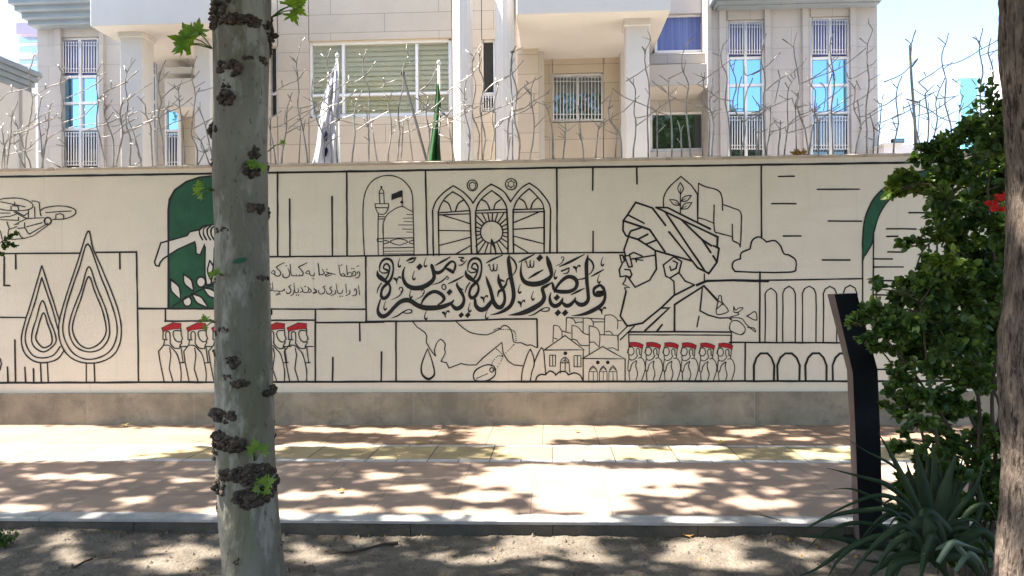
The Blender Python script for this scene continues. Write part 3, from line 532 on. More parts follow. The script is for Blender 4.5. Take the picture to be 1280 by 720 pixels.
t.diamond(175,425,34); t.diamond(292,655,31); t.diamond(358,655,31); t.line([(165,340,10),(240,306,20),(318,262,8)], smooth=True)
t.ring(120,375,19,26,1.4); vee(135,640); vee(520,488); comma(378,578); comma(548,650); lillah(608,180); t.line([(540,135,8),(600,102,20),(705,55,9)], smooth=True)
t.use(600,312,8)
t.line([(292,50,6),(285,100,34),(295,180,42),(305,260,42),(322,340,40),(335,420,40),(334,490,40),(305,560,38),(250,605,36),(180,637,22),(100,655,4)], smooth=True)
t.line([(302,72,12),(345,118,20),(364,175,16),(348,228,12),(322,260,8)], smooth=True)
t.line([(417,120,6),(408,200,18),(415,270,32),(450,325,44),(520,345,52),(600,337,52),(670,305,48),(712,260,34),(710,210,40),(690,140,48),(672,80,26),(668,60,5)], smooth=True)
t.diamond(597,84,38); t.line([(385,127,8),(455,92,22),(542,48,10)], smooth=True); t.line([(487,288,10),(555,245,26),(630,203,10)], smooth=True); lillah(495,145)
t.line([(722,328,8),(665,362,30),(625,388,34),(632,430,36),(642,480,42),(617,530,46),(550,577,52),(470,617,52),(390,642,36),(280,657,4)], smooth=True)
comma(398,392); comma(530,460); comma(755,245); vee(412,535); sadsign(655,595)
t.use(670,312,8)
t.line([(185,425,18),(210,370,24),(260,310,32),(320,272,38),(380,285,42),(410,330,38),(395,385,34),(340,417,38),(270,422,42),(210,415,38),(180,395,32),(168,350,26),(158,322,8)], smooth=True)
t.line([(152,428,8),(137,480,24),(152,540,38),(190,565,42),(235,545,38),(262,505,24),(268,480,6)], smooth=True); t.line([(258,525,22),(300,560,42),(345,550,38),(385,505,24),(395,475,6)], smooth=True)
t.line([(388,510,22),(430,547,42),(480,547,42),(520,505,36),(520,430,34),(510,330,36),(505,230,38),(505,140,38),(515,85,24),(520,48,5)], smooth=True)
t.line([(518,85,12),(558,120,20),(576,170,18),(558,222,12),(528,252,8)], smooth=True); t.line([(418,300,8),(470,292,16),(508,278,12)], smooth=True)
t.line([(232,172,8),(345,120,26),(488,46,8)], smooth=True); t.line([(352,452,10),(420,418,22),(488,386,6)], smooth=True); t.line([(555,268,10),(612,236,20),(682,198,8)], smooth=True)
damma(262,90,.75); t.line([(255,215,18),(330,185,16)]); t.line([(272,243,8),(318,230,14),(332,196,10)], smooth=True)
vee(405,185); vee(660,605); t.diamond(208,480,36); t.diamond(218,633,36); t.diamond(290,633,36); comma(665,118); comma(630,290); comma(195,250)
t.line([(600,365,14),(640,355,24),(672,385,32),(688,430,28),(688,490,30),(655,552,38),(585,600,42),(505,637,36),(425,656,18),(350,662,3)], smooth=True)
t.line([(640,358,22),(592,380,32),(576,415,26),(590,450,36),(630,458,36),(672,448,26)], smooth=True); t.line([(612,425,26),(665,425,34)])
t.use(535,215,6.856); t.line([(545,570,4),(550,600,26),(568,640,20),(577,680,12),(578,715,4)], smooth=True)
sub(t, 'calligraphy')
# ---- small two-line caption
cap_lines = [Mural((330,320), 12.857), Mural((330,320), 12.857)]
def cap_pick(y): return cap_lines[0 if y < 398 else 1]
W = lambda L: [cap_pick(min(p[1] for p in q)).line([(x, y, w_*1.15) for x, y, w_ in q], smooth=True) for q in L]
W([[(332,105,9),(255,140,14),(200,178,16),(218,205,13),(265,260,15),(260,305,17),(215,325,15),(165,295,14),(178,262,12),(150,232,12),(115,275,9),(165,292,14)],
  [(692,108,9),(620,145,14),(555,178,16),(582,205,13),(625,265,15),(618,310,16),(560,320,12),(500,318,12),(448,312,12),(430,260,11),(420,135,12)],[(520,318,9),(520,288,7)],[(566,318,9),(568,285,7)],
  [(380,192,7),(410,265,13),(403,320,13),(350,352,15),(305,330,16),(302,285,8)],[(812,262,8),(800,312,14),(760,316,12),(735,285,10),(722,235,10),(690,252,12),(668,276,9),(735,292,12)],[(868,112,10),(882,210,13),(888,300,13)],
  [(132,420,7),(140,500,9),(140,562,9)],[(85,542,12),(120,558,12),(100,500,8)],[(145,565,10),(200,560,11),(240,566,11),(300,560,12),(325,530,11),(332,566,10)],[(245,560,10),(235,610,12),(193,632,10)],
  [(438,468,9),(400,492,14),(430,540,14),(420,590,15),(370,602,13),(355,568,7)],[(482,545,12),(472,610,13),(425,642,9)],[(480,430,8),(490,560,11)],[(545,520,8),(552,580,12),(500,585,12),(490,558,10)],
  [(590,500,9),(622,560,13),(578,586,12)],[(622,560,10),(640,586,11),(700,582,12),(722,530,12),(762,560,12),(720,592,12)],[(703,500,12),(742,540,12)],[(800,520,11),(846,570,14),(788,592,13)]])
for a in ((355,160),(790,362),(210,600),(255,612),(105,455),(520,628),(555,628),(660,490)): cap_pick(a[1]).diamond(*a, 13)
for t in cap_lines: t.use(390,320,12.857)
W([[(93,118,10),(108,200,14),(115,300,14)],[(160,205,9),(195,282,14),(118,306,14)],[(215,250,9),(280,275,14),(378,296,11)],[(275,280,12),(210,308,14),(240,324,12),(315,300,9)],
  [(430,138,9),(450,280,13),(480,322,14),(530,315,14),(500,283,12),(468,302,9)],[(555,148,11),(565,300,12)],[(535,325,12),(620,332,14),(642,290,12),(600,262,10),(568,302,10)],[(630,325,12),(702,305,14),(692,250,12),(658,255,10),(662,292,10)],
  [(735,285,10),(730,262,12),(758,258,12),(766,310,13),(730,352,14),(685,345,8)],[(715,178,8),(748,152,10)],[(452,165,8),(486,132,9)],[(745,465,8),(765,622,12)],[(690,565,10),(680,540,11),(702,528,12),(716,562,14),(708,622,14),(635,642,8)],
  [(540,448,8),(552,592,12)],[(600,545,9),(606,600,14),(535,642,8)],[(385,438,7),(410,580,12),(450,606,12),(485,580,12),(490,538,7)],[(370,545,9),(376,600,14),(305,637,8)],[(320,490,11),(288,520,14),(320,570,14),(290,612,14),(240,600,13),(235,558,7)],
  [(208,482,13),(180,502,12),(206,540,13),(195,590,14),(150,612,14),(110,592,12),(105,542,7)],[(25,522,9),(72,580,14),(22,600,13)]])
for a in ((238,215),(640,203),(672,203),(450,646),(487,646)): cap_pick(a[1]).diamond(*a, 13)
for t in cap_lines: sub(t, 'caption_lettering')

# ------------------------------------------------------------------ villa behind the wall
villa = thing('villa', 'pale stone villa with tall columns and barred windows behind the mural wall', 'house', (0, 6, 0))
def pbox(b, x0, y0, x1, y1, Y, depth, m=0, zmin=None, zmax=None):
    """a box whose front face stands on the plane Y and spans those photo coordinates there"""
    a = at(x0, (y0+y1)/2, Y); c = at(x1, (y0+y1)/2, Y); u = at((x0+x1)/2, y0, Y); d = at((x0+x1)/2, y1, Y)
    b.box(a.x, Y, d.z if zmin is None else zmin, c.x, Y+depth, u.z if zmax is None else zmax, m)
G0 = -0.1
def wing_wall(name, rects, Y, depth, m):
    b = MB()
    for r in rects: pbox(b, *r, Y, depth, zmin=G0 if r[3] >= 230 else None)
    return b.build(name, m, villa)
def window(x0, y0, x1, y1, Y, panes, mull=(), trans=(), fr=3.0, bars=None, deep=0.12, sill=False):
    """panes: list of (x0,y0,x1,y1,material); mull / trans: px of the dividing members; bars: list of (x0,y0,x1,y1,n) grilles"""
    b = MB(); F = Y - .05
    pbox(b, x0, y0, x0+fr, y1, F, deep); pbox(b, x1-fr, y0, x1, y1, F, deep)
    pbox(b, x0+fr, y0, x1-fr, y0+fr, F+.003, deep-.006); pbox(b, x0+fr, y1-fr, x1-fr, y1, F+.003, deep-.006)
    for a in mull: pbox(b, a-1.7, y0+fr, a+1.7, y1-fr, F+.006, deep-.012)
    for a in trans: pbox(b, x0+fr, a-1.5, x1-fr, a+1.5, F+.010, deep-.02)
    wobj = b.build('window', M['frame'], villa); bevel(wobj, .006, 1)
    for p in panes:
        q = MB(); pbox(q, *p[:4], Y + .02, .02); q.build('pane', M[p[4]], wobj)
    if bars:
        for (a0, b0, a1, b1, n) in bars:
            q = MB(); yb = F - .07
            def rod(u0, v0, u1, v1, r=.011, dy=0):
                q.tube([at(u0, v0, yb+dy), at(u1, v1, yb+dy)], r, 5)
            for i in range(n+1): 
                u = a0 + (a1-a0)*i/n; rod(u, b0, u, b1, .010)
            h = b1-b0
            for v in (b0+h*.02, b0+h*.12, b1-h*.13, b1-h*.02): rod(a0, v, a1, v, .009, .022)
            for u in (a0, a1):
                for v in (b0+3, b1-3): q.tube([at(u, v, yb), at(u, v, F+.01)], .008, 5)
            q.build('grille', M['grille'], wobj)
    return wobj
YB = 6.5
# left wing
wing_wall('wall', [(47,-60,76,235),(124,-60,152,235),(76,-60,124,46)], YB, .5, M['stone_grey'])
b = MB(); pbox(b, 47,-60,48.5,235, YB+.5, 5, zmin=G0)
for a0, a1 in ((68,76),(124,129)): pbox(b, a0, -20, a1, 235, YB-.06, .06, zmin=G0)
b.build('pilaster', M['stone_grey'], villa)
window(76,47,124,232, YB+.12, [(79,50,121,94,'violet'),(79,97,121,160,'bluepane'),(79,163,121,230,'darkpane')], (100,), (95.5,128.5,161.5), 2.6, [(79,52,99,91,6),(101,52,121,91,6),(79,165,99,207,6),(101,165,121,207,6)])
b = MB()
for (x0, y0, x1, y1, Y) in ((34,22,117,30.5,YB-.30),(26,12,117,22,YB-.42),(17,3,117,12,YB-.54),(9,-10,117,3,YB-.66),(2,-40,117,-10,YB-.8)): pbox(b, x0, y0, x1, y1, Y, YB+4-Y)
bevel(b.build('cornice', M['cornice'], villa), .02, 2)
# left portico slab, column, recessed wall
for q in ((112,-60,262,31),(645,-60,838,16)):
    b = MB(); pbox(b, *q, 4.4, 2.75); bevel(b.build('balcony_slab', M['plaster'], villa), .02, 2)
wing_wall('wall', [(152,-60,180,235),(196,-60,240,235),(180,-60,196,50),(240,-60,338,235),(338,-60,347,58),(338,146,347,235),(347,-60,386,235),(386,-60,565,49),(386,146,565,235),(565,-60,602,235),(602,-60,619,49),(602,140,619,235),(619,-60,690,235),(690,-60,754,91),(690,153,754,235),(754,-60,812,235)], 7.05, .4, M['stone'])
window(180,50,196,232, 7.17, [(182,52,194,92,'violet'),(182,95,194,160,'bluepane'),(182,163,194,230,'darkpane')], (), (93.5,127,161), 2.0, [(182,54,194,91,5),(182,165,194,207,4)])
window(338,58,347,146, 7.17, [(339,60,346,144,'room')], (), (117,), 1.6)
b = MB(); pbox(b, 206,98,246,134, 6.2, .85); pbox(b, 206,84,240,92, 6.35, .7); b.build('parapet', M['plaster'], villa)
window(206,134,224,232, 6.9, [(208,136,222,162,'bluepane'),(208,165,222,230,'darkpane')], (), (163,), 1.8, [(208,166,222,208,4)], .1)
def column(x0, x1, Y, y0=-60, round_=True):
    a = at(x0, 100, Y); c = at(x1, 100, Y); r = (c.x-a.x)/2; cx = (a.x+c.x)/2; zt = at((x0+x1)/2, y0, Y).z; b = MB()
    if round_:
        n = 48; prof = [r*(1 if k % 3 else .93) for k in range(n)]
        vs = [(cx+prof[k]*math.cos(2*math.pi*k/n), Y+r+prof[k]*math.sin(2*math.pi*k/n), z) for z in (G0, zt) for k in range(n)]
        b.add(vs, [(k, (k+1) % n, n+(k+1) % n, n+k) for k in range(n)])
    else:
        b.box(cx-r, Y, G0, cx+r, Y+2*r, zt)
        b.box(cx-r-.03, Y-.03, zt-.22, cx+r+.03, Y+2*r+.03, zt-.004)
    b.box(cx-r-.05, Y-.05, G0-.01, cx+r+.05, Y+2*r+.05, G0+.25)
    bevel(b.build('column', M['plaster'], villa), .012, 1)
column(150,178, 4.75, 31.8, False); column(243,263, 5.2, 33, False); column(565,590, 4.6); column(618,645, 4.6); column(783,812, 4.75, 16.8, False)
wing_wall('pier', [(647,-60,673,235)], 6.3, .75, M['stone'])
b = MB(); pbox(b, 673,-60,680,235, 6.5, .55, zmin=G0); pbox(b, 776,-60,782,235, 6.75, .3, zmin=G0); b.build('pilaster', M['plaster'], villa)
# central windows
w_ = window(386,50,565,146, 7.2, [], (429,521), (117.5,), 4.2, None, .16)
q = MB(); pbox(q, 390,54,561,142, 7.2, .012); q.build('pane', M['glass'], w_)
q = MB()
z0 = at(475,144,7.25).z; z1 = at(475,52,7.25).z; xa = at(389,100,7.3).x; xb = at(562,100,7.3).x; n = 15
for i in range(n):
    z = z0 + (z1-z0)*i/n; h = (z1-z0)/n
    q.add([(xa,7.232,z),(xb,7.232,z),(xb,7.262,z+h*1.15),(xa,7.262,z+h*1.15)], [(0,1,2,3)])
q.build('blind', M['blind'], w_)
window(602,50,619,140, 7.17, [(604,52,617,138,'room')], (), (117,), 2.2, [(604,119,617,138,4)])
window(690,92,754,152, 7.14, [(692,94,752,150,'darkpane')], (722,), (), 2.4, [(692,95,721,150,7),(723,95,752,150,7)])
# right recess
wing_wall('wall', [(812,-60,878,17),(812,66,878,139),(878,-60,890,235),(812,189,878,235)], 7.05, .4, M['stone_grey'])
window(818,17,882,66, 7.2, [(820,20,876,64,'bluecurtain')], (), (), 3.5); window(812,139,884,189, 7.2, [(814,142,880,186,'darkpane')], (), (), 3.5)
b = MB(); pbox(b, 812,80,884,107, 5.9, 1.14); pbox(b, 812,66.5,884,79.5, 6.75, .29, 0); bevel(b.build('parapet', M['stone_grey'], villa), .01, 1)
# right wing
wing_wall('wall', [(885,-60,909,235),(956,-60,1013,235),(1063,-60,1097,235),(909,-60,956,24),(1013,-60,1063,20)], YB, .5, M['stone_grey'])
b = MB(); pbox(b, 1095.5,-60,1097,235, YB+.5, 6, zmin=G0); pbox(b, 885,-60,886.5,235, YB+.5, .06, zmin=G0)
for a0, a1 in ((885,890),(900,908),(957,964),(1004,1011),(1064,1071)): pbox(b, a0, -20, a1, 235, YB-.06, .06, zmin=G0)
b.build('pilaster', M['stone_grey'], villa)
for x0, x1, yt in ((909,956,25),(1013,1063,21)):
    xm = (x0+x1)/2
    window(x0,yt,x1,232, YB+.12, [(x0+3,yt+3,x1-3,70,'violet'),(x0+3,74,x1-3,139,'bluepane'),(x0+3,143,x1-3,230,'darkpane')], (xm,), (72,106,141), 2.8, [(x0+3,yt+4,xm-1,68,6),(xm+1,yt+4,x1-3,68,6),(x0+3,145,xm-1,187,6),(xm+1,145,x1-3,187,6)])
b = MB(); pbox(b, 898,0,1101,6, YB-.25, 1.5); pbox(b, 896,-8,1107,0, YB-.42, 1.7); pbox(b, 894,-30,1112,-8, YB-.6, 2); bevel(b.build('cornice', M['cornice'], villa), .015, 2)
b = MB(); b.box(at(30,0,7.5).x, 7.46, 8.2, at(1097,0,7.5).x, 12.5, 8.6); b.build('roof', M['cornice'], villa)
b = MB(); b.box(at(49,0,7.5).x, 12.2, G0, at(1095,0,7.5).x, 12.45, 8.19); b.build('wall', M['stone_grey'], villa)

# low annexe at the left: side wall receding, stepped cornice
ann = thing('annexe', 'low cream annexe with a stepped grey cornice left of the villa', 'building', (-9, 2, 0))
xa = at(38,150,4.0).x; zc = at(47,92,4.15).z
b = MB(); b.box(-14, .9, -.1, xa, 4.0, zc-.38); b.build('wall', M['plaster'], ann)
b = MB()
for k_, o_ in enumerate((.02,.055,.09,.13)): b.box(-14, .9-o_, zc-.38+.095*k_+.004, xa+o_, 4.0+o_, zc-.38+.095*(k_+1))
bevel(b.build('cornice', M['cornice'], ann), .012, 2)
b = MB(); b.box(xa+.003, 1.9, .9, xa+.04, 2.9, 3.3); b.build('window', M['darkpane'], ann)
b = MB(); b.box(xa-.25, 3.72, -.1, xa+.06, 4.06, zc-.383); bevel(b.build('pilaster', M['plaster'], ann), .01, 1)
# far things
tw = thing('office_tower', 'distant blue glass tower peeking out left of the villa cornice', 'building', (-30, 40, 0))
b = MB(); pbox(b, 22,42,60,140, 40, 8, zmin=-.5); pbox(b, 18,66,40,72, 39.6, .4); b.build('wall', M['farwall'], tw)
for i in range(4):
    b = MB(); pbox(b, 24,45+i*13,58,53+i*13, 39.95, .04); b.build('window', M['towerpane'], tw)
b = MB(); pbox(b, 20,28,62,42, 39.3, 9); b.build('roof', mat('lilac_fascia', (.45,.40,.52), .7), tw)
tl = thing('glass_block', 'slim turquoise glass block in the distance right of the villa', 'building', (20, 45, 0))
b = MB(); pbox(b, 1201,97,1222,260, 45, .6, zmin=-.5); b.build('facade', M['teal'], tl)
b = MB(); pbox(b, 1199.5,95.5,1223.5,97, 44.9, .8); b.build('roof', M['farwall'], tl)
fb = thing('apartment_block', 'pale distant apartment block rising behind the leafy tree at right', 'building', (30, 60, 0))
b = MB(); pbox(b, 1258,78,1350,300, 60, 3, zmin=-.5); b.build('wall', M['farwall'], fb)
for i in range(5):
    for j in range(3):
        b = MB(); pbox(b, 1264+j*28, 88+i*20, 1279+j*28, 99+i*20, 59.96, .05); b.build('window', M['towerpane'], fb)

# ------------------------------------------------------------------ branch-shaped steel fence on the wall top
DATA = {
(0,40,4.235): [[(25,705),(22,600),(5,500)],[(10,705),(30,590),(90,540),(160,515),(240,470),(290,455)],[(95,365),(65,450),(55,560),(35,700)],[(75,450),(110,560),(135,640),(165,700)],[(0,365),(40,325),(100,310),(160,290),(225,235)],[(185,110),(155,220),(160,300),(172,360),(162,450),(140,570),(132,640),(132,700)],[(170,350),(240,300),(330,265),(375,235)],[(220,340),(205,440),(215,560),(225,700)],[(325,205),(320,300),(335,380),(325,460),(345,560),(350,695)],[(310,175),(325,205),(345,185)],
 [(285,370),(265,400),(255,500),(245,570),(225,700)],[(245,570),(330,520),(430,495),(540,485)],[(545,160),(515,215),(510,290),(520,370),(510,480),(530,560),(540,620),(565,695)],[(560,215),(515,270),(400,330),(350,350)],[(520,370),(555,320),(620,290),(678,265)],[(600,425),(540,490),(440,525)],[(520,360),(560,390),(555,450),(600,580),(598,695)],[(655,350),(635,440),(650,540),(615,695)],[(225,660),(340,690)],[(75,595),(135,610)],[(590,255),(588,300)],[(245,275),(240,300)],[(60,280),(62,318)],[(300,595),(345,605)],[(255,390),(268,410)]],
(120,40,4.235): [[(210,140),(165,215),(155,290),(170,380),(160,480),(185,580),(180,692)],[(150,180),(165,215)],[(220,205),(155,265),(50,320),(10,360)],[(170,360),(245,300),(300,270)],[(40,330),(45,440),(90,570),(92,692)],[(150,350),(125,430),(140,540),(105,692)],[(10,500),(95,470),(200,400)],[(140,540),(220,495),(330,450),(370,400)],[(165,450),(200,540),(240,690)],[(180,590),(215,600)],[(370,150),(340,215),(330,300),(345,370),(330,450),(350,560),(360,690)],[(385,210),(335,265)],[(345,355),(420,290),(510,250),(545,205)],[(415,275),(418,295)],[(215,340),(260,385),(265,440),(290,510),(300,690)],[(350,405),(410,390)],
 [(435,290),(445,400),(460,500),(470,692)],[(410,330),(440,365)],[(535,125),(512,190),(510,260),(525,350),(505,540),(535,610),(535,690)],[(480,140),(512,190)],[(550,295),(525,340)],[(330,530),(410,480),(500,455),(550,400)],[(540,400),(580,500),(620,690)],[(555,575),(605,610)],[(500,520),(610,460),(680,430)],[(575,640),(530,690)],[(150,690),(240,688)],[(660,100),(640,190),(650,300),(655,450),(690,690)],[(640,420),(700,360),(760,330)]],
(330,40,4.364): [[(195,80),(178,170),(185,260),(190,330),(185,420),(215,540),(240,690)],[(155,140),(178,170)],[(225,205),(182,260),(100,300),(30,350)],[(155,330),(125,420),(120,540),(95,690)],[(130,340),(150,380)],[(285,400),(220,460),(130,530)],[(125,550),(200,510),(300,470),(380,380)],[(0,490),(60,455),(95,430)],[(10,430),(20,480),(65,690)],[(95,265),(100,300)],[(365,90),(345,160),(350,220)],[(310,120),(345,155)],[(395,190),(360,235),(295,275)],[(350,220),(360,330),(372,440),(360,560),(372,690)],[(265,250),(260,330),(275,420),(290,480),(320,560),(330,690)],[(305,345),(355,410),(370,440)],
 [(560,95),(545,150),(545,240),(575,320),(570,420),(580,500)],[(520,120),(545,145)],[(610,160),(550,240),(480,280)],[(460,240),(465,280)],[(535,320),(505,390),(490,480),(495,560),(480,690)],[(320,530),(400,480),(490,450),(550,400)],[(490,545),(560,500),(640,455),(690,425)],[(500,365),(515,380)],[(560,430),(565,490),(572,560),(572,690)],[(585,500),(620,690)],[(590,430),(612,428)],[(200,540),(190,690)],[(650,250),(655,290),(630,310)],[(390,490),(402,690)],[(180,480),(215,470)]],
(480,40,4.364): [[(135,130),(105,200),(105,300),(80,420),(85,560),(75,690)],[(0,285),(100,250)],[(45,325),(25,400),(40,520),(20,690)],[(0,345),(35,370)],[(40,525),(110,480),(180,445),(225,415)],[(105,490),(100,580),(95,690)],[(130,490),(160,690)],[(240,375),(230,460),(250,560),(235,690)],[(190,320),(240,350)],[(245,290),(190,330),(210,400),(235,440)],[(290,200),(250,270),(200,325)],[(240,545),(300,490),(390,455),(470,405)],[(345,460),(385,690)],
 [(545,45),(490,140),(480,220),(500,300),(480,440),(520,560),(510,690)],[(445,100),(490,135)],[(345,330),(390,290),(480,230),(520,180)],[(530,90),(518,190),(545,280),(525,430),(550,570),(540,690)],[(455,235),(440,330),(440,440),(470,560),(460,690)],[(400,290),(435,340)],[(545,330),(600,280),(698,230)],[(625,280),(600,400),(590,480),(600,560),(580,690)],[(600,530),(640,480),(698,465)],[(610,250),(615,290)],[(700,100),(690,230),(698,400),(680,480),(672,690)],[(300,560),(370,590)],[(420,400),(480,400)]],
(620,40,4.364): [[(110,75),(90,130),(88,220),(115,330),(100,470),(130,590),(125,690)],[(80,105),(92,130)],[(0,280),(85,230),(150,155)],[(115,340),(150,300),(255,240)],[(0,525),(60,470),(160,430),(225,380)],[(90,400),(90,690)],[(215,245),(190,340),(210,520),(185,690)],[(155,300),(190,345)],[(205,525),(265,460)],[(80,560),(60,690)],[(270,400),(290,450),(310,560),(315,690)],[(375,490),(380,550),(365,690)],[(385,540),(440,500)],[(450,400),(465,560),(480,690)],[(440,550),(480,580)],[(560,520),(540,690)],[(560,530),(610,480),(698,430)],[(635,325),(615,420),(625,490),(680,570),(685,690)],[(660,560),(650,690)],
 [(265,345),(300,310)],[(575,390),(620,345)],[(165,265),(180,285)],[(95,430),(150,415)],[(265,570),(300,575)]],
(780,0,3.6): [[(120,180),(97,230),(95,290),(115,400),(105,520),(110,690)],[(80,210),(97,230)],[(10,365),(60,335),(120,290)],[(15,350),(50,400),(45,500),(55,570),(40,690)],[(0,500),(70,430)],[(50,570),(120,520)],[(300,175),(268,230),(262,310),(290,380),(280,480),(300,690)],[(200,355),(270,320)],[(190,415),(165,385)],[(205,360),(200,400),(215,560),(215,690)],[(270,510),(360,470),(400,430)],[(360,350),(360,470),(385,545),(380,690)],[(375,510),(440,490)],[(400,460),(432,435)],[(400,350),(385,470),(405,560),(395,690)],[(465,180),(440,220),(440,290),(465,350),(455,460),(470,530),(480,690)],[(330,375),(400,330),(480,270)],[(475,280),(505,380),(490,480),(545,570),(525,690)],
 [(530,345),(515,400),(510,490)],[(495,490),(540,490)],[(580,350),(545,440),(545,560)],[(540,300),(555,340),(648,295)],[(540,550),(580,520),(648,480)],[(610,480),(605,690)],[(600,600),(648,580)],[(150,520),(150,690)],[(150,600),(190,560)],[(260,690),(255,600),(240,540)]],
(940,30,4.235): [[(240,45),(220,120),(240,240),(250,340),(240,440),(280,560),(300,670)],[(160,80),(220,122)],[(0,270),(70,230),(150,150)],[(60,365),(150,290),(240,240),(290,180)],[(75,50),(50,180),(70,300),(60,420),(70,670)],[(140,245),(150,290)],[(145,300),(120,420)],[(230,280),(190,360),(190,540),(170,670)],[(175,310),(195,345)],[(0,505),(100,440),(215,390)],[(0,470),(40,460),(100,430)],[(40,430),(35,580),(25,670)],[(100,440),(95,570),(75,670)],[(150,510),(150,560),(140,670)],[(190,540),(240,490),(330,450),(450,360),(500,310)],[(235,440),(320,425)],[(230,450),(235,670)],
 [(435,40),(412,120),(430,260),(435,340),(420,460),(430,670)],[(280,310),(360,260),(415,215),(460,170)],[(300,325),(335,355),(330,460),(350,530),(350,670)],[(360,310),(390,350),(380,460)],[(425,265),(400,350)],[(640,30),(612,110),(610,200),(620,300),(605,440),(610,670)],[(570,75),(610,108)],[(500,255),(520,290),(600,250),(660,190)],[(420,480),(500,440),(600,380),(660,320)],[(510,300),(545,350),(540,450),(575,540),(545,670)],[(550,300),(575,350)],[(560,400),(580,560)],[(570,550),(610,500),(690,450)],[(620,470),(645,550),(640,670)],[(650,550),(680,575)],[(690,395),(675,560),(665,670)],[(330,470),(300,670)]],
(1090,20,4.0): [[(220,70),(198,140),(195,250)],[(168,115),(198,140)],[(188,148),(195,260),(205,400),(215,540),(228,662)],[(60,330),(150,290),(230,210)],[(150,300),(120,390),(130,540),(105,662)],[(105,340),(130,365)],[(385,85),(368,140),(352,180),(352,250),(370,320),(365,440),(395,550),(400,662)],[(328,105),(368,142)],[(232,330),(290,295),(355,250)],[(232,330),(275,375),(265,400),(285,520),(275,662)],[(258,280),(268,300)],[(365,310),(330,390),(320,450),(325,540),(290,662)],[(325,345),(342,360)],[(180,430),(215,540),(245,662)],[(240,420),(230,600)],[(150,490),(100,515)],[(90,430),(150,385)],[(160,460),(250,420),(310,380)],
 [(555,60),(540,130),(540,200),(555,270),(540,390),(550,662)],[(505,105),(540,130)],[(595,110),(582,180),(605,280),(600,400),(600,662)],[(455,400),(435,490),(435,662)],[(400,315),(455,355)],[(495,310),(520,345)],[(325,415),(430,400)]]}
fence = thing('branch_fence', 'grey steel fence of forked wavy branches along the wall top', 'fence', (0, .18, ZT))
stems = []; offs = []
for (ox, oy, sc), L in DATA.items():
    for p in L:
        q = [(ox+x/sc, oy+y/sc) for x, y in p]
        (stems if max(v for _, v in q) > 183 else offs).append(q)
for q in stems:                                # down to the coping
    j = max(range(len(q)), key=lambda i: q[i][1])
    if j == 0: q.reverse()
def seg_d(p, a, c):
    dx, dy = c[0]-a[0], c[1]-a[1]; l = dx*dx+dy*dy; t_ = max(0, min(1, ((p[0]-a[0])*dx+(p[1]-a[1])*dy)/l)) if l else 0
    return math.hypot(p[0]-a[0]-t_*dx, p[1]-a[1]-t_*dy)
own = [[] for _ in stems]; placed = []
pool = list(offs); reach = [[q] for q in stems]
while pool:                                    # every offshoot joins the stem it grows from
    best = None
    for i, q in enumerate(pool):
        for k_, rs in enumerate(reach):
            for r_ in rs:
                d = min(min(seg_d(p, a, c) for a, c in zip(r_, r_[1:])) for p in q)
                if best is None or d < best[0]: best = (d, i, k_)
                if d < .5: break
    d, i, k_ = best; q = pool.pop(i); own[k_].append(q); reach[k_].append(q)
for k_, q in enumerate(stems):
    b = MB(); Y = .18 + random.uniform(-.05, .05); ax, ay = q[-1]
    foot = at(ax, ay, Y); top3 = [at(x, y, Y + .035*noise.noise(Vector((x*.05, y*.05, k_)))) for x, y in cr(q, 4)]
    top3[-1] = Vector((foot.x, Y, ZT-.01)); dark = 0
    def bumpy(P):
        return [p + Vector((random.uniform(-.004,.004), random.uniform(-.004,.004), 0)) for p in P]
    b.tube(bumpy(top3), [.0058 + .0045*i/(len(top3)-1) for i in range(len(top3))], 6, jit=.12)
    for r_ in own[k_]:
        P = [at(x, y, Y + .035*noise.noise(Vector((x*.05, y*.05, k_))) + random.uniform(-.012,.012)) for x, y in cr(r_, 4)]
        b.tube(bumpy(P), [.0074 - .0026*i/(len(P)-1) for i in range(len(P))], 6, jit=.12)
    if k_ % 2 == 0 and len(top3) > 6 and (top3[0]-top3[-1]).length > .5:       # long swooping side branch
        P0 = top3[int(len(top3)*random.uniform(.35,.75))]; l = random.uniform(.35,.8); dx_ = random.choice((1,1,1,-1))
        A_ = [P0 + Vector((dx_*l*t_, .03*math.sin(t_*4+k_), l*(.22*t_ + .28*t_*t_) + .012*math.sin(t_*9+k_))) for t_ in (0,.2,.4,.6,.8,1)]; b.tube([Vector(v) for v in cr([tuple(v) for v in A_], 3)], .006, 6, jit=.12)
        b.tube([A_[3], A_[3] + Vector((random.uniform(-.03,.03), .01, .09))], .005, 5)
    for q_ in range(random.randint(2,5)):
        P0 = random.choice(top3[:-2] if len(top3) > 3 else top3[:1]); an = random.uniform(.3,2.8); l = random.uniform(.05,.16)
        P1 = P0 + Vector((math.cos(an)*l*.5, random.uniform(-.02,.02), math.sin(an)*l*.5)); P2 = P1 + Vector((math.cos(an+random.uniform(-.5,.5))*l*.5, random.uniform(-.02,.02), math.sin(an)*l*.5))
        b.tube([P0, P1, P2], [.006,.0052,.004], 5)
    b.box(foot.x-.035, Y-.03, ZT-.004, foot.x+.035, Y+.03, ZT+.012)
    b.build('branch', M['steel'], fence)

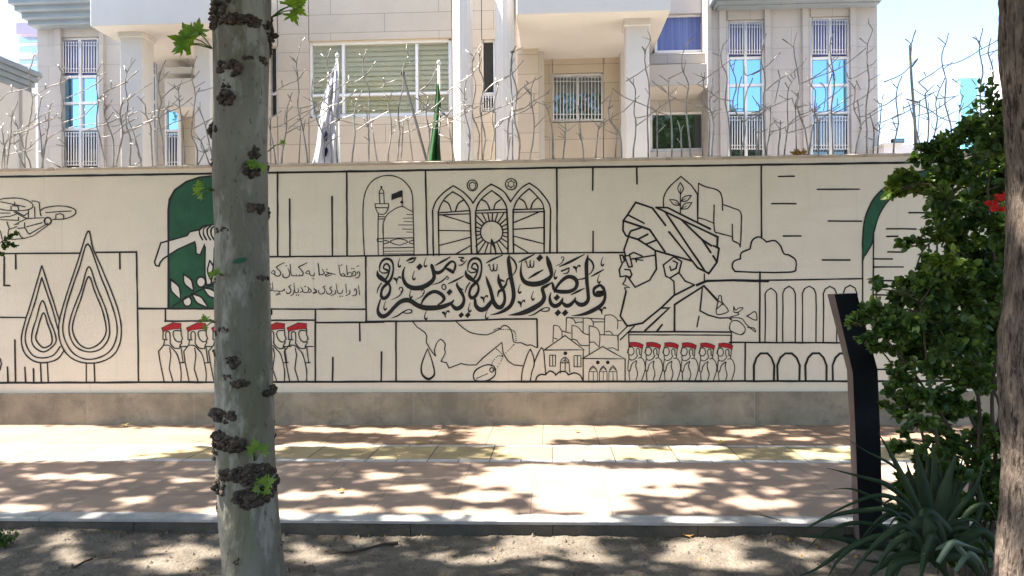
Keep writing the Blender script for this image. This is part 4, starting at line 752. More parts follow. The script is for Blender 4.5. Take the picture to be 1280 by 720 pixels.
# ------------------------------------------------------------------ flags behind the wall
def cloth(fn, nu, nv, name, m, parent):
    b = MB(); b.add([fn(i/(nu-1), j/(nv-1)) for j in range(nv) for i in range(nu)], [(j*nu+i, j*nu+i+1, (j+1)*nu+i+1, (j+1)*nu+i) for j in range(nv-1) for i in range(nu-1)], 0, True)
    o = b.build(name, m, parent); s_ = o.modifiers.new('thick', 'SOLIDIFY'); s_.thickness = .004; return o
YFL = 1.1
def pole(parent, x0, y0, x1, r, m, Y=YFL):
    a = at(x0, y0, Y); c = at(x1, 200, Y); d = (c-a).normalized(); c = a + d*((a.z+.02)/-d.z); b = MB(); b.tube([a, c], r, 8)
    b.tube([a + Vector((0,0,.05)), a + Vector((0,0,.03)), a, a - Vector((0,0,.01))], [.008,.026,.026,.01], 8); b.build('pole', m, parent); return a, c
fw = thing('hanging_flag', 'white flag with a dark blue emblem drooping from its pole behind the wall', 'flag', at(422,72,YFL) * Vector((1,1,0)) if False else (at(422,72,YFL).x, YFL, 0))
pole(fw, 421.5, 71, 424, .016, M['frame'])
def wf(u, v):
    y = 78 + v*128; xr = 421 + 2*v + 3*math.sin(v*7)*v; xl = 420 - 34*v**1.0 - 4*math.sin(v*5)
    x = xl + (xr-xl)*u; f = .07*math.sin(u*9 + v*3.5)*(.3+.7*v) + .035*math.sin(u*19-v*7)*v + .06*noise.noise(Vector((u*3, v*6, 2)))
    return at(x, y, YFL - .03 + f)
fo = cloth(wf, 36, 40, 'cloth', M['flag_white'], fw)
def wf2(u, v): 
    y = 86 + v*64; x = 415 + u*(7 + 4*v) ; return at(x, y, YFL - .08 + .05*math.sin(u*6+v*4))
cloth(wf2, 12, 20, 'cloth', M['flag_white'], fw)
b = MB(); ring_ = []
for i in range(29):
    a_ = .5 + i/28*5.2
    for rr in (1.0, .30): ring_.append(Vector(wf(.47 + .13*rr*math.cos(a_), .80 + .125*rr*math.sin(a_))) + Vector((0,-.022,0)))
b.add(ring_, [(2*i, 2*i+2, 2*i+3, 2*i+1) for i in range(28)], 0, True); b.build('emblem', M['flag_blue'], fo)
fg = thing('hanging_flag', 'narrow green flag furled around a white pole behind the wall', 'flag', (at(548,80,YFL).x, YFL, 0))
pole(fg, 548.5, 80, 548.8, .017, M['frame'])
def gf(u, v):
    y = 104 + v*100; xl = 547.5 - 2 - 10*v**1.3; xr = 549.5 + 1.5*math.sin(v*6) - 1 + 4*v
    return at(xl + (xr-xl)*u, y, YFL - .04 + .06*math.sin(u*8+v*3)*(.3+v))
cloth(gf, 16, 30, 'cloth', M['flag_green'], fg)
pl_ = thing('flagpole', 'bare dark pole leaning behind the wall between the two flags', 'pole', (at(531,192,YFL).x, YFL, 0))
pole(pl_, 503.5, 93, 533, .017, M['darkmetal'])
mast = thing('antenna_mast', 'thin dark mast with short cross arms against the sky right of the villa', 'mast', (at(1141,190,2.0).x, 2.0, 0))
b = MB(); b.tube([at(1137,57,2.0), at(1139.5,100,2.0), at(1144,160,2.0), Vector((at(1146,186,2.0).x, 2.0, -.05))], [.014,.018,.02,.022], 8); b.build('pole', M['darkmetal'], mast)
b = MB(); b.tube([at(1133,124,2.0), at(1149,128,2.0)], .010, 6); b.tube([at(1138,86,2.0), at(1147,74,2.0)], .010, 6); b.build('cross_arm', M['darkmetal'], mast)
# floodlight box and dry tuft on the wall, low parapet beyond
pr = thing('roof_parapet', 'low white rooftop block beyond the wall right of the villa', 'building', (at(1120,180,6).x, 6, 0))
b = MB(); pbox(b, 1105,181,1150,260, 6, 1.5, zmin=-.05); b.build('wall', M['farwall'], pr)
b = MB(); pbox(b, 1104,178.5,1128,181, 5.95, 1.6); b.build('coping', M['plaster'], pr)
fl = thing('floodlight', 'small dark floodlight sitting on the white rooftop block', 'lamp', (at(1123,180,6.1).x, 6.1, at(1123,178.5,6.1).z))
b = MB(); pbox(b, 1116,173,1131,178.4, 6.05, .1); bevel(b.build('housing', M['darkmetal'], fl), .01, 2)
b = MB(); pbox(b, 1117,174,1130,177.4, 6.043, .006); b.build('lens', M['darkpane'], fl)
tf = MB(); c0 = at(1000, 191, .1)
for i in range(90):
    a_ = random.uniform(0, 6.28); l = random.uniform(.02, .10); d = Vector((math.cos(a_)*.6, math.sin(a_)*.4, random.uniform(.1,1))).normalized(); p = Vector((c0.x + random.uniform(-.03,.03), .12 + random.uniform(-.03,.03), ZT-.002)); s_ = Vector((d.z,0,-d.x)).normalized()*.006
    tf.add([p-s_, p+s_, p+d*l+s_*2, p+d*l*1.1-s_], [(0,1,2,3)])
tag(tf.build('dry_tuft', M['dryleaf']), 'small orange dry tuft on the wall top below the right villa window', 'plant')

# ------------------------------------------------------------------ leaves
PALM = [(0,-.15),(.22,-.10),(.72,-.22),(.46,.10),(.95,.30),(.48,.42),(.42,.62),(0,1.12),(-.42,.62),(-.48,.42),(-.95,.30),(-.46,.10),(-.72,-.22),(-.22,-.10)]
OVAL = [(0,0),(.26,.16),(.38,.42),(.33,.70),(.14,.93),(0,1.02),(-.14,.93),(-.33,.70),(-.38,.42),(-.26,.16)]
PALM2 = [(0,-.12),(.20,-.06),(.62,-.30),(.80,-.16),(.40,.10),(.70,.14),(1.02,.40),(.62,.36),(.34,.34),(.42,.62),(.30,.78),(.18,.66),(.16,.86),(0,1.25),(-.16,.86),(-.18,.66),(-.30,.78),(-.42,.62),(-.34,.34),(-.62,.36),(-1.02,.40),(-.70,.14),(-.40,.10),(-.80,-.16),(-.62,-.30),(-.20,-.06)]
def put_leaf(b, p, d, nrm, size, shape=PALM, fold=.18, m=0):
    d = d.normalized(); s_ = d.cross(nrm)
    if s_.length < 1e-4: s_ = Vector((1,0,0))
    s_.normalize(); n_ = s_.cross(d)
    b.add([p + s_*x*size + d*y*size + n_*(abs(x)*fold - .10*y*y)*size for x, y in shape], [tuple(range(len(shape)))] if shape is not OVAL else [(0,1,2,3,4,5),(0,5,6,7,8,9)], m, False)
def rdir(z0=-1, z1=1):
    a_ = random.uniform(0, 6.2832); z = random.uniform(z0, z1); r_ = math.sqrt(max(0, 1-z*z)); return Vector((r_*math.cos(a_), r_*math.sin(a_), z))

# ------------------------------------------------------------------ plane tree in front (trunk seen, crown above the frame)
DT = 4.0
TR = [(-60,264,339),(0,265,338),(50,267,336),(100,268,334),(160,268,333),(200,267,333),(260,269,334),(300,270,335),(400,271,337),(470,269.5,339),(500,270,340),(560,270.5,342),(600,273,345),(650,276,349),(700,280,354),(770,276,362),(785,270,370)]
def tr_at(py):
    for a, c in zip(TR, TR[1:]):
        if a[0] <= py <= c[0]:
            t_ = (py-a[0])/(c[0]-a[0]); return (a[1]+(c[1]-a[1])*t_, a[2]+(c[2]-a[2])*t_)
    return TR[0][1:] if py < TR[0][0] else TR[-1][1:]
base = dep(319, 770, DT); tree = thing('plane_tree', 'plane tree with smooth grey trunk and dark knobbly burls before the mural', 'tree', (base.x, base.y, -.12))
AX = []
for py in range(785, -61, -13):
    x0, x1 = tr_at(py); a = dep(x0, py, DT); c = dep(x1, py, DT); AX.append(((a+c)/2, (c-a).length/2))
p, r_ = AX[-1]
for i in range(1, 14): AX.append((p + Vector((-.01*i + .05*math.sin(i*.7), .02*i, .19*i)), r_*(1-.035*i)))
n = 40; vs = []
for i, (p, r_) in enumerate(AX):
    for k in range(n):
        a_ = 2*math.pi*k/n; q = Vector((math.cos(a_), math.sin(a_), p.z))
        d = 1 + .05*noise.noise(Vector((q.x*1.3, q.y*1.3, p.z*1.6))) + .022*noise.noise(Vector((q.x*4, q.y*4, p.z*5)))
        vs.append(p + Vector((q.x, q.y, 0))*r_*d)
b = MB(); b.add(vs, [(i*n+k, i*n+(k+1) % n, (i+1)*n+(k+1) % n, (i+1)*n+k) for i in range(len(AX)-1) for k in range(n)], 0, True)
b.build('trunk', M['bark'], tree)
def on_trunk(px, py, out=0.0):
    x0, x1 = tr_at(py); xc = (x0+x1)/2; h = (x1-x0)/2; s_ = max(-1.0, min(1.0, (px-xc)/h)); a = dep(xc, py, DT); R_ = h*DT/FPX
    nrm = Vector((s_, -math.sqrt(max(0, 1-s_*s_)), 0)); nrm = Matrix.Rotation(math.atan2(-a.x, a.y-CAM.y), 3, 'Z') @ nrm
    return Vector((a.x, a.y, a.z)) + nrm*(R_+out), nrm
def lump(b, p, r_, sc=(1,1,1)):
    nu, nv = 10, 7; s0 = random.uniform(0,90); V = []
    for j in range(nv+1):
        th = math.pi*j/nv
        for i in range(nu):
            ph = 2*math.pi*i/nu; d = Vector((math.sin(th)*math.cos(ph), math.sin(th)*math.sin(ph), math.cos(th)))
            V.append(p + Vector((d.x*sc[0], d.y*sc[1], d.z*sc[2]))*r_*(1 + .4*noise.noise(d*1.7 + Vector((s0,0,0))) + .35*noise.noise(d*4 + Vector((0,s0,0)))))
    b.add(V, [(j*nu+i, j*nu+(i+1) % nu, (j+1)*nu+(i+1) % nu, (j+1)*nu+i) for j in range(nv) for i in range(nu)], 0, True)
PXM = DT/FPX
for (px, py, rx, ry, nn) in ((278,14,9,16,16),(270,28,5,18,14),(300,36,34,6,46),(336,42,8,14,18),(344,28,6,8,8),(339,60,4,9,8),(280,92,7,8,10),(293,96,9,9,16),(284,130,9,9,16),(283,115,5,8,5),(267,165,7,9,16),(327,81,6,6,8),(310,80,10,2,5),(318,193,6,8,12),(314,216,10,9,18),(335,208,3,6,5),(267,205,3,4,4),(319,263,9,6,14),(336,266,2.5,8,7),(281,289,7,4,6),(273,290,3,4,4),(324,348,5,3,6),(331,348,4,4,6),(281,411,5,4,6),(273,414,2,3,3),(292,448,8,7,12),(338,390,2,3,3),(340,460,2.5,4,4),(270,440,2,4,4),(300,476,13,3,10),(286,468,5,4,6),(335,488,9,6,16),(275,515,10,7,18),(289,514,7,5,9),(288,548,22,10,46),(278,541,9,8,14),(271,565,3,7,8),(316,586,26,12,70),(283,586,6,8,10),(275,602,9,8,16),(316,614,25,12,64),(342,604,6,8,12),(273,630,3,6,6),(275,655,3,5,5),(341,530,2,3,3),(342,548,2,3,3),(297,688,3,5,3),(272,350,2,3,2),(285,520,3,3,3),(350,680,2,2,2)):
    b = MB()
    for i in range(int(nn*1.7)):
        a_ = random.uniform(0, 6.28); q = math.sqrt(random.random()); u = px + rx*q*math.cos(a_); v = py + ry*q*math.sin(a_); rr = random.choice((1.2, 1.6, 2.0, 2.5, 3.2))*random.uniform(.8,1.25)*PXM*(.7 if nn < 8 else 1.15)
        pt, nr = on_trunk(u, v, (-.25 + .5*(1-q))*rr + (min(rx,ry)*.42*(1-q*q)*PXM if nn > 12 else 0)); lump(b, pt, rr, (random.uniform(.9,1.25),1,random.uniform(.75,1.05)))
    b.build('burl', M['burl'], tree)
def sprout(px, py, leaves, stem_to=None):
    b = MB(); p0, nr = on_trunk(px, py)
    for (u, v, size, ang, tilt) in leaves:
        c = dep(u, v, (p0-CAM).dot(ROT @ Vector((0,0,-1))) - .02)
        c = c + nr*.05; b.tube([p0, (p0+c)/2 + Vector((0,0,.01)), c], .003, 5)
        d = Vector((math.cos(R(ang)), random.uniform(-.2,.2), math.sin(R(ang)))); put_leaf(b, c, d, Vector((tilt, -1, .3)).normalized(), size*1.05*PXM, PALM2, .2)
    b.build('leaf_sprout', M['sprout'], tree)
sprout(268, 66, [(252,56,24,160,.3),(250,48,18,120,-.3),(260,42,14,80,.5),(243,58,16,200,.2)])
sprout(339, 18, [(350,6,16,60,.3),(358,10,13,-30,.4),(352,16,13,-60,.2),(362,2,10,30,.1)])
sprout(316, 214, [(314,210,9,100,.4),(309,207,8,140,.1),(320,212,7,30,.3)]); sprout(270, 240, [(262,240,9,150,.3),(262,233,7,110,.1),(265,246,6,200,.2)])
sprout(280, 345, [(277,344,7,150,.3),(281,341,6,60,.2)]); sprout(272, 402, [(269,400,7,110,.3),(270,408,5,240,.2)]); sprout(317, 570, [(316,558,11,100,.3),(324,562,10,50,.3),(312,563,8,130,.2)]); sprout(324, 606, [(322,602,10,60,.3),(330,600,9,20,.3),(318,608,8,200,.4),(326,610,8,-30,.4)])
sprout(337, 188, [(341,178,5,60,.2)]); 
b = MB(); pts = []                       # green paint dab on the bark
for i in range(14):
    a_ = i/14*6.283; q = 1 + .25*noise.noise(Vector((math.cos(a_)*2, math.sin(a_)*2, 4))); pts.append(on_trunk(300 + 7.5*q*math.cos(a_), 327 + 3.2*q*math.sin(a_) - 2*math.cos(a_), .012)[0])
b.add(pts, [tuple(range(14))]); b.build('paint_dab', M['green'], tree)
# crown: leaves where the dappled light of the place says they hang (never inside the view)
LIT = [(60,555,220,23),(30,548,260,18),(-20,552,170,24),(120,545,150,11),(60,562,110,14),(210,541,80,6),(290,566,30,3),(235,600,22,3),(60,596,30,3),(115,595,30,3),(25,634,34,5),(168,625,16,4),(265,638,18,5),(400,537,34,3),(470,538,40,3),(520,541,40,4),(385,555,26,3),(440,557,30,3),(480,594,30,4),(515,610,22,4),(430,617,22,4),(372,620,26,5),(440,637,40,4),(355,642,22,5),(520,637,20,3),(500,648,30,2),
 (700,540,130,9),(640,548,60,10),(720,566,120,10),(690,590,90,10),(725,607,100,12),(730,628,70,15),(620,600,50,7),(600,620,45,6),(600,640,40,5),(680,650,110,6),(830,570,34,6),(890,571,34,4),(870,560,40,3),(800,592,80,6),(850,600,50,5),(830,615,40,5),(935,540,28,4),(925,622,18,4),(955,630,38,6),(870,636,18,4),(870,650,25,3),(1010,568,26,4),(1040,571,30,4),(905,548,20,2),(965,615,10,2),(1000,548,20,2),
 (1130,590,40,12),(1180,560,50,9),(1240,550,40,10),(1215,580,40,10),(1090,548,20,4),(1150,545,40,4),(1120,620,16,10),
 (240,690,60,10),(210,705,60,10),(85,680,24,10),(320,676,14,3),(90,700,30,8),(400,692,22,8),(450,670,22,6),(380,682,14,8),(690,675,90,10),(640,690,50,10),(740,690,40,10),(600,700,50,5),(880,678,60,8),(860,692,60,12),(900,690,45,12),(1010,690,20,6),(555,690,14,4),(930,705,30,4),(20,668,20,4)]
def lit(px, py):
    m_ = 0
    for (cx, cy, rx, ry) in LIT:
        dc = 1536/(cy-360); g_ = .045*FPX/dc
        if cy > 660: rx, ry = rx*.72, ry*.72
        d = ((px-cx)/(rx*1.05+g_))**2 + ((py-cy)/(ry*1.05+g_*1.6/dc))**2
        if d < 1: m_ = max(m_, 1 - d*d)
    return m_
COT = 1/math.tan(SUN_EL)
LOBE = [(0,-.12),(.75,-.15),(.42,.12),(.95,.35),(.44,.55),(0,1.1),(-.44,.55),(-.95,.35),(-.42,.12),(-.75,-.15)]
def crown_leaf(b, p, size):
    u = rdir(-.75,.35); n_ = rdir(.25,1); s_ = u.cross(n_)
    if s_.length < .05: return
    s_.normalize(); u = u*size; s_ = s_*size; k0 = len(b.v); px_, py_, pz_ = p
    for x, y in LOBE: b.v.append((px_+s_.x*x+u.x*y, py_+s_.y*x+u.y*y, pz_+s_.z*x+u.z*y))
    b.f.append(list(range(k0, k0+10))); b.m.append(0); b.sm.append(False)
def canopy(n_, xr):
    b = MB(); cnt = 0; tries = 0
    while cnt < n_ and tries < n_*6:
        tries += 1
        gx = random.uniform(*xr); gy = random.uniform(-8.4, .9)
        zmin = max(5.2, 1.6 + .40*(gy + 8.97) + .5)
        z = zmin + random.random()**1.2*2.1
        base_z = 0 if gy > YK else -.1
        px, py = to_px((gx, gy, base_z))
        if gy < .02 and -60 < px < 1340 and py < 735:
            if lit(px, py) > random.uniform(.05,.62) + noise.noise(Vector((gx*3.4, gy*3.4, 2)))*.25: continue
            if noise.noise(Vector((gx*2.6, gy*2.6, 7))) > .60: continue
        elif gy >= .02:                            # beyond the wall the crown opens over the middle of the fence
            pf = to_px((gx + 3.7*COT, .18, 3.7))[0]
            if 345 < pf < 600 or 815 < pf < 1075 or gy > .75: continue
        elif 1.95 < gx < 2.5 and -6.35 < gy < -5.5 and gx < 2.36 and noise.noise(Vector((gx*5, gy*5, 7))) > -.05: continue
        elif noise.noise(Vector((gx*1.7, gy*1.7, 7))) > .62: continue
        crown_leaf(b, (gx - (z-base_z)*COT, gy + SUN_DIR.y*z, z), random.uniform(.062,.112)); cnt += 1
    return b
cr1 = canopy(40000, (-7.5, 2.6)); cr1.build('crown', M['crown'], tree)
b = MB(); top = AX[-1][0]
for i in range(9):
    a_ = i*.75 + .3; e = top + Vector((math.cos(a_)*1.1 - .6, -abs(math.sin(a_))*1.6, random.uniform(1.0,2.2))); mid = (top+e)/2 + Vector((0,0,.5))
    P = cr([tuple(top - Vector((0,0,.2*(i % 3)))), tuple(mid), tuple(e)], 5); b.tube(P, [.075*(1-.85*k/(len(P)-1)) for k in range(len(P))], 7)
b.build('limb', M['bark'], tree)

# ------------------------------------------------------------------ second tree at the right edge: rough brown trunk
DR = 3.0
RT = [(-80,1256),(0,1258),(60,1259),(120,1264),(200,1268),(300,1268),(370,1265),(410,1259),(450,1257),(520,1260),(580,1263),(640,1259),(700,1253),(780,1246),(900,1236)]
def rt(py):
    for a, c in zip(RT, RT[1:]):
        if a[0] <= py <= c[0]: return a[1] + (c[1]-a[1])*(py-a[0])/(c[0]-a[0])
    return RT[-1][1]
tb = dep(1320, 904, DR); tree2 = thing('rough_barked_tree', 'tree with rough furrowed brown bark at the right edge beside the leafy tree', 'tree', (tb.x, tb.y, -.12))
AX2 = []
for py in range(904, -81, -6):
    xl = rt(py); h = 62 + max(0, (py-600)*.06); c = dep(xl+h, py, DR); AX2.append((c, h*DR/FPX))
p, r_ = AX2[-1]
for i in range(1, 12): AX2.append((p + Vector((.03*i, .03*i, .24*i)), r_*(1-.05*i)))
n = 120; vs = []
for i, (p, r_) in enumerate(AX2):
    for k in range(n):
        a_ = 2*math.pi*k/n; q = Vector((math.cos(a_)*2.6, math.sin(a_)*2.6, p.z*1.4))
        rid = abs(noise.noise(Vector((q.x*1.6, q.y*1.6, p.z*1.8)))) + .5*abs(noise.noise(Vector((q.x*3.4, q.y*3.4, p.z*5))))
        vs.append(p + Vector((math.cos(a_), math.sin(a_), 0))*r_*(1.03 - .11*rid - .05*abs(noise.noise(Vector((q.x*7, q.y*7, p.z*11)))) + .03*noise.noise(Vector((q.x*.4, q.y*.4, p.z*2.1)))))
b = MB(); b.add(vs, [(i*n+k, i*n+(k+1) % n, (i+1)*n+(k+1) % n, (i+1)*n+k) for i in range(len(AX2)-1) for k in range(n)], 0, True)
b.build('trunk', M['bark_brown'], tree2)
cr2 = canopy(25000, (2.6, 8.6)); cr2.build('crown', M['crown'], tree2)
b = MB(); top = AX2[-1][0]
for i in range(6):
    a_ = i*1.05; e = top + Vector((math.cos(a_)*1.2, -abs(math.sin(a_))*1.6, random.uniform(1.0,2.0))); P = cr([tuple(top), tuple((top+e)/2 + Vector((0,0,.4))), tuple(e)], 5); b.tube(P, [.07*(1-.85*k/(len(P)-1)) for k in range(len(P))], 7)
b.build('limb', M['bark_brown'], tree2)

# street trees behind the viewpoint: they shade the bed and stand in the window reflections
for i_, (tx, ty) in enumerate(((-5.2,-10.6),(0.9,-11.4),(6.6,-10.8))):
    tt = thing('plane_tree', ('plane tree behind the viewpoint to the left of the street','plane tree straight behind the viewpoint','plane tree behind the viewpoint to the right of the street')[i_], 'tree', (tx, ty, -.12), 'street trees behind the viewpoint')
    b = MB(); b.tube([(tx,ty,-.3),(tx+.05,ty,1.5),(tx-.05,ty+.05,3.6),(tx+.1,ty,5.6),(tx,ty,7.5)], [.24,.2,.18,.14,.05], 18, jit=.05); b.build('trunk', M['bark'], tt)
    b = MB()
    for k_ in range(7500):
        d = rdir(-.75,1); rr = random.random()**.4
        if noise.noise(d*2.4 + Vector((i_*9,0,0))) > .3: continue
        crown_leaf(b, (tx + d.x*3.4*rr, ty + d.y*2.9*rr, 6.4 + d.z*2.9*rr), random.uniform(.11,.18))
    b.build('crown', M['crown'], tt)
# ------------------------------------------------------------------ leafy small tree / shrub at the right
DS = 4.45
sb_ = dep(1215, 720, DS); shrub = thing('leafy_shrub', 'bushy green shrub with thin stems and a red flower overlapping the mural', 'shrub', (sb_.x, sb_.y, -.1))
STEMS = [[(1190,745),(1185,640),(1170,540),(1160,460),(1150,380)],[(1205,745),(1210,640),(1225,540),(1215,440),(1200,340),(1190,250),(1200,180)],[(1222,745),(1245,620),(1240,500),(1250,380),(1235,260),(1240,160)],[(1212,745),(1225,640),(1200,560),(1165,500),(1130,450),(1095,410)],[(1230,745),(1268,600),(1275,480),(1262,380),(1270,260)],[(1200,745),(1215,600),(1250,520),(1230,470),(1190,420)],[(1195,745),(1165,600),(1150,530),(1140,490)],[(1218,745),(1236,600),(1212,520),(1175,480)],[(1225,745),(1252,580),(1262,500),(1240,420)]]
b = MB(); nodes = []
for i, S in enumerate(STEMS):
    dd = DS + random.uniform(-.25,.3); P = [tuple(dep(x, y, DS + (dd-DS)*min(1,(745-y)/200))) for x, y in S]; P = cr(P, 5); L = len(P)
    b.tube(P, [.016*(1-.75*k/(L-1)) for k in range(L)], 6, jit=.1); nodes += [Vector(p) for p in P[L//3:]]
CL = [(1240,150,36,190),(1212,165,26,110),(1262,175,30,150),(1190,190,22,90),(1165,192,20,70),(1150,198,12,26),(1250,225,40,260),(1205,225,34,190),(1165,230,26,130),(1135,238,22,100),(1118,236,14,42),(1112,240,10,18),(1185,255,22,90),(1225,275,34,170),(1260,290,30,170),(1195,285,18,56),(1180,300,20,70),(1150,298,14,22),(1136,306,9,16),(1130,312,6,8),(1225,330,40,260),(1185,330,26,110),(1260,350,34,220),(1150,345,20,80),(1138,352,14,40),(1165,365,28,160),(1200,380,36,240),(1240,395,36,240),(1135,380,24,120),(1110,395,20,100),(1088,400,16,60),(1070,404,10,22),(1095,352,5,7),(1103,362,6,6),(1125,415,26,150),(1165,410,30,200),(1205,430,34,210),(1245,440,30,150),(1095,420,14,36),(1140,445,24,130),(1175,460,28,150),(1130,475,20,90),(1115,488,10,24),(1215,475,26,100),(1160,495,22,100),(1135,510,16,60),(1122,520,10,22),(1190,505,18,60),(1150,530,18,50),(1130,540,8,16),(1245,490,16,30),(1180,545,18,60),(1215,555,20,70),(1250,560,18,60),(1160,560,14,30),(1235,585,18,50),(1200,590,18,50),(1262,420,20,80),(1265,240,20,80),(1200,310,14,40),(1250,320,20,90)]
CL = [(*c_, 0) for c_ in CL] + [(x, y, 34, 150, .45) for x, y in ((1245,180),(1230,240),(1200,260),(1255,310),(1215,330),(1240,370),(1190,350),(1210,410),(1170,390),(1250,430),(1180,440),(1150,420),(1225,470))] + [(x, y, 16, 46, .1) for x, y in ((1130,560),(1150,575),(1175,575),(1195,560),(1222,578),(1250,590),(1262,540),(1205,520),(1175,520),(1230,530),(1140,600),(1185,605),(1140,620),(1165,620),(1185,630),(1205,640),(1228,640),(1250,640),(1240,610),(1210,600),(1160,590),(1262,600),(1250,680),(1220,690),(1180,690),(1150,640),(1180,650),(1215,640),(1245,650),(1165,680),(1235,690),(1200,670),(1255,620),(1130,640),(1260,570),(1185,575),(1225,615),(1195,625),(1120,470),(1105,440),(1078,398),(1090,412),(1120,505))]
lf = MB()
for (px, py, r_, nn, back) in CL:
    dd = DS + back + random.uniform(-.35,.35)*(1 if back < .3 else .4); c = dep(px, py, dd); near = min(nodes, key=lambda q: (q-c).length)
    b.tube([near, (near+c)/2 + Vector((random.uniform(-.02,.02), random.uniform(-.02,.02), .03)), c], [.006,.005,.003], 5)
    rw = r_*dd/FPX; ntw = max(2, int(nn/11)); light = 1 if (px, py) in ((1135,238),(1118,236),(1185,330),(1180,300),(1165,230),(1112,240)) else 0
    for j in range(ntw):
        d = rdir(-.6,1); e = c + Vector((d.x*rw, d.y*rw*1.1, d.z*rw))*random.uniform(.6,1.25); b.tube([c, e], [.003,.0015], 4)
        out = (e-c).normalized()
        for q in range(max(4, int(nn/ntw*2.7))):
            t_ = random.uniform(.15, 1.05); p = c + (e-c)*t_ + rdir()*rw*.16
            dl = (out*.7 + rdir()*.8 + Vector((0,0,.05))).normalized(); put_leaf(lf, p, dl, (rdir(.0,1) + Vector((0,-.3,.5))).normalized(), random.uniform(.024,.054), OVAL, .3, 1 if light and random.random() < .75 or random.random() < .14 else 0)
b.build('stem', M['twig'], shrub); lf.build('foliage', [M['shrub'], M['shrub_light']], shrub)
fb_ = MB(); c = dep(1251, 254, DS-.42)
for i in range(16): put_leaf(fb_, c + rdir()*.035, rdir(-.4,1), Vector((0,-1,.2)), random.uniform(.03,.05), OVAL, .4)
fb_.build('flower', M['flower'], shrub)
# sprig of another bush entering at the left edge
bl = dep(-60, 745, 4.1); bush = thing('feathery_bush', 'feathery dark bush whose tip reaches in at the left edge before the drone drawing', 'shrub', (bl.x, bl.y, -.1))
b = MB(); lf = MB()
P = cr([tuple(dep(-60,745,4.1)), tuple(dep(-70,560,4.1)), tuple(dep(-55,420,4.1)), tuple(dep(-30,330,4.1)), tuple(dep(2,302,4.1))], 6); b.tube(P, [.014*(1-.85*k/(len(P)-1)) for k in range(len(P))], 6)
for tip in ((20,291),(19,307),(6,309),(2,318),(12,297),(-10,290),(-25,310),(-20,340),(-45,380),(-60,340),(-50,420),(-80,430),(-40,450),(-75,500)):
    e = dep(*tip, 4.1 + random.uniform(-.06,.06)); nq = min((Vector(q) for q in P), key=lambda q: (q-e).length); b.tube([nq, e], [.003,.0015], 4)
    for q in range(26): 
        p = nq + (e-nq)*random.uniform(.25,1.0); put_leaf(lf, p, ((e-nq).normalized() + rdir()*.8).normalized(), rdir(), random.uniform(.014,.026), OVAL, .2)
b.build('stem', M['twig'], bush); lf.build('foliage', M['shrub'], bush)

# ------------------------------------------------------------------ strap-leaved plant
DY = 3.95
yb_ = dep(1160, 760, DY); yucca = thing('strap_leaf_plant', 'dark green clump of long arching strap leaves at the post foot', 'plant', (yb_.x, yb_.y, -.1))
def strap(pts, wpx, d0=0.0, m='yucca', zs=None):
    Q = [(1000+x/3.6, 520+y/3.6) for x, y in pts]; n_ = len(Q)
    P3 = [dep(x, y, DY + d0 + (zs[i] if zs else 0)) for i, (x, y) in enumerate(Q)]
    P = [Vector(p) for p in cr([tuple(p) for p in P3], 6)]; L = len(P); W_ = .95*wpx/3.6*DY/FPX; b = MB(); V = []
    for i, p in enumerate(P):
        t_ = (P[min(i+1,L-1)]-P[max(i-1,0)]).normalized(); view = (p-CAM).normalized(); s_ = t_.cross(view).normalized(); n_v = s_.cross(t_); u = i/(L-1)
        wd = W_*.5*(.72 + .28*math.sin(math.pi*min(1, u*1.15)))*min(1, (1-u)*2.3)**.8
        wd = max(wd, .0012); V += [p + s_*wd + n_v*wd*.2, p - n_v*wd*.15, p - s_*wd + n_v*wd*.2]
    b.add(V, [f for i in range(L-1) for f in ((3*i,3*i+1,3*i+4,3*i+3),(3*i+1,3*i+2,3*i+5,3*i+4))], 0, True)
    o = b.build('leaf', M[m], yucca); s2 = o.modifiers.new('thick', 'SOLIDIFY'); s2.thickness = .002
B0 = (575,640)
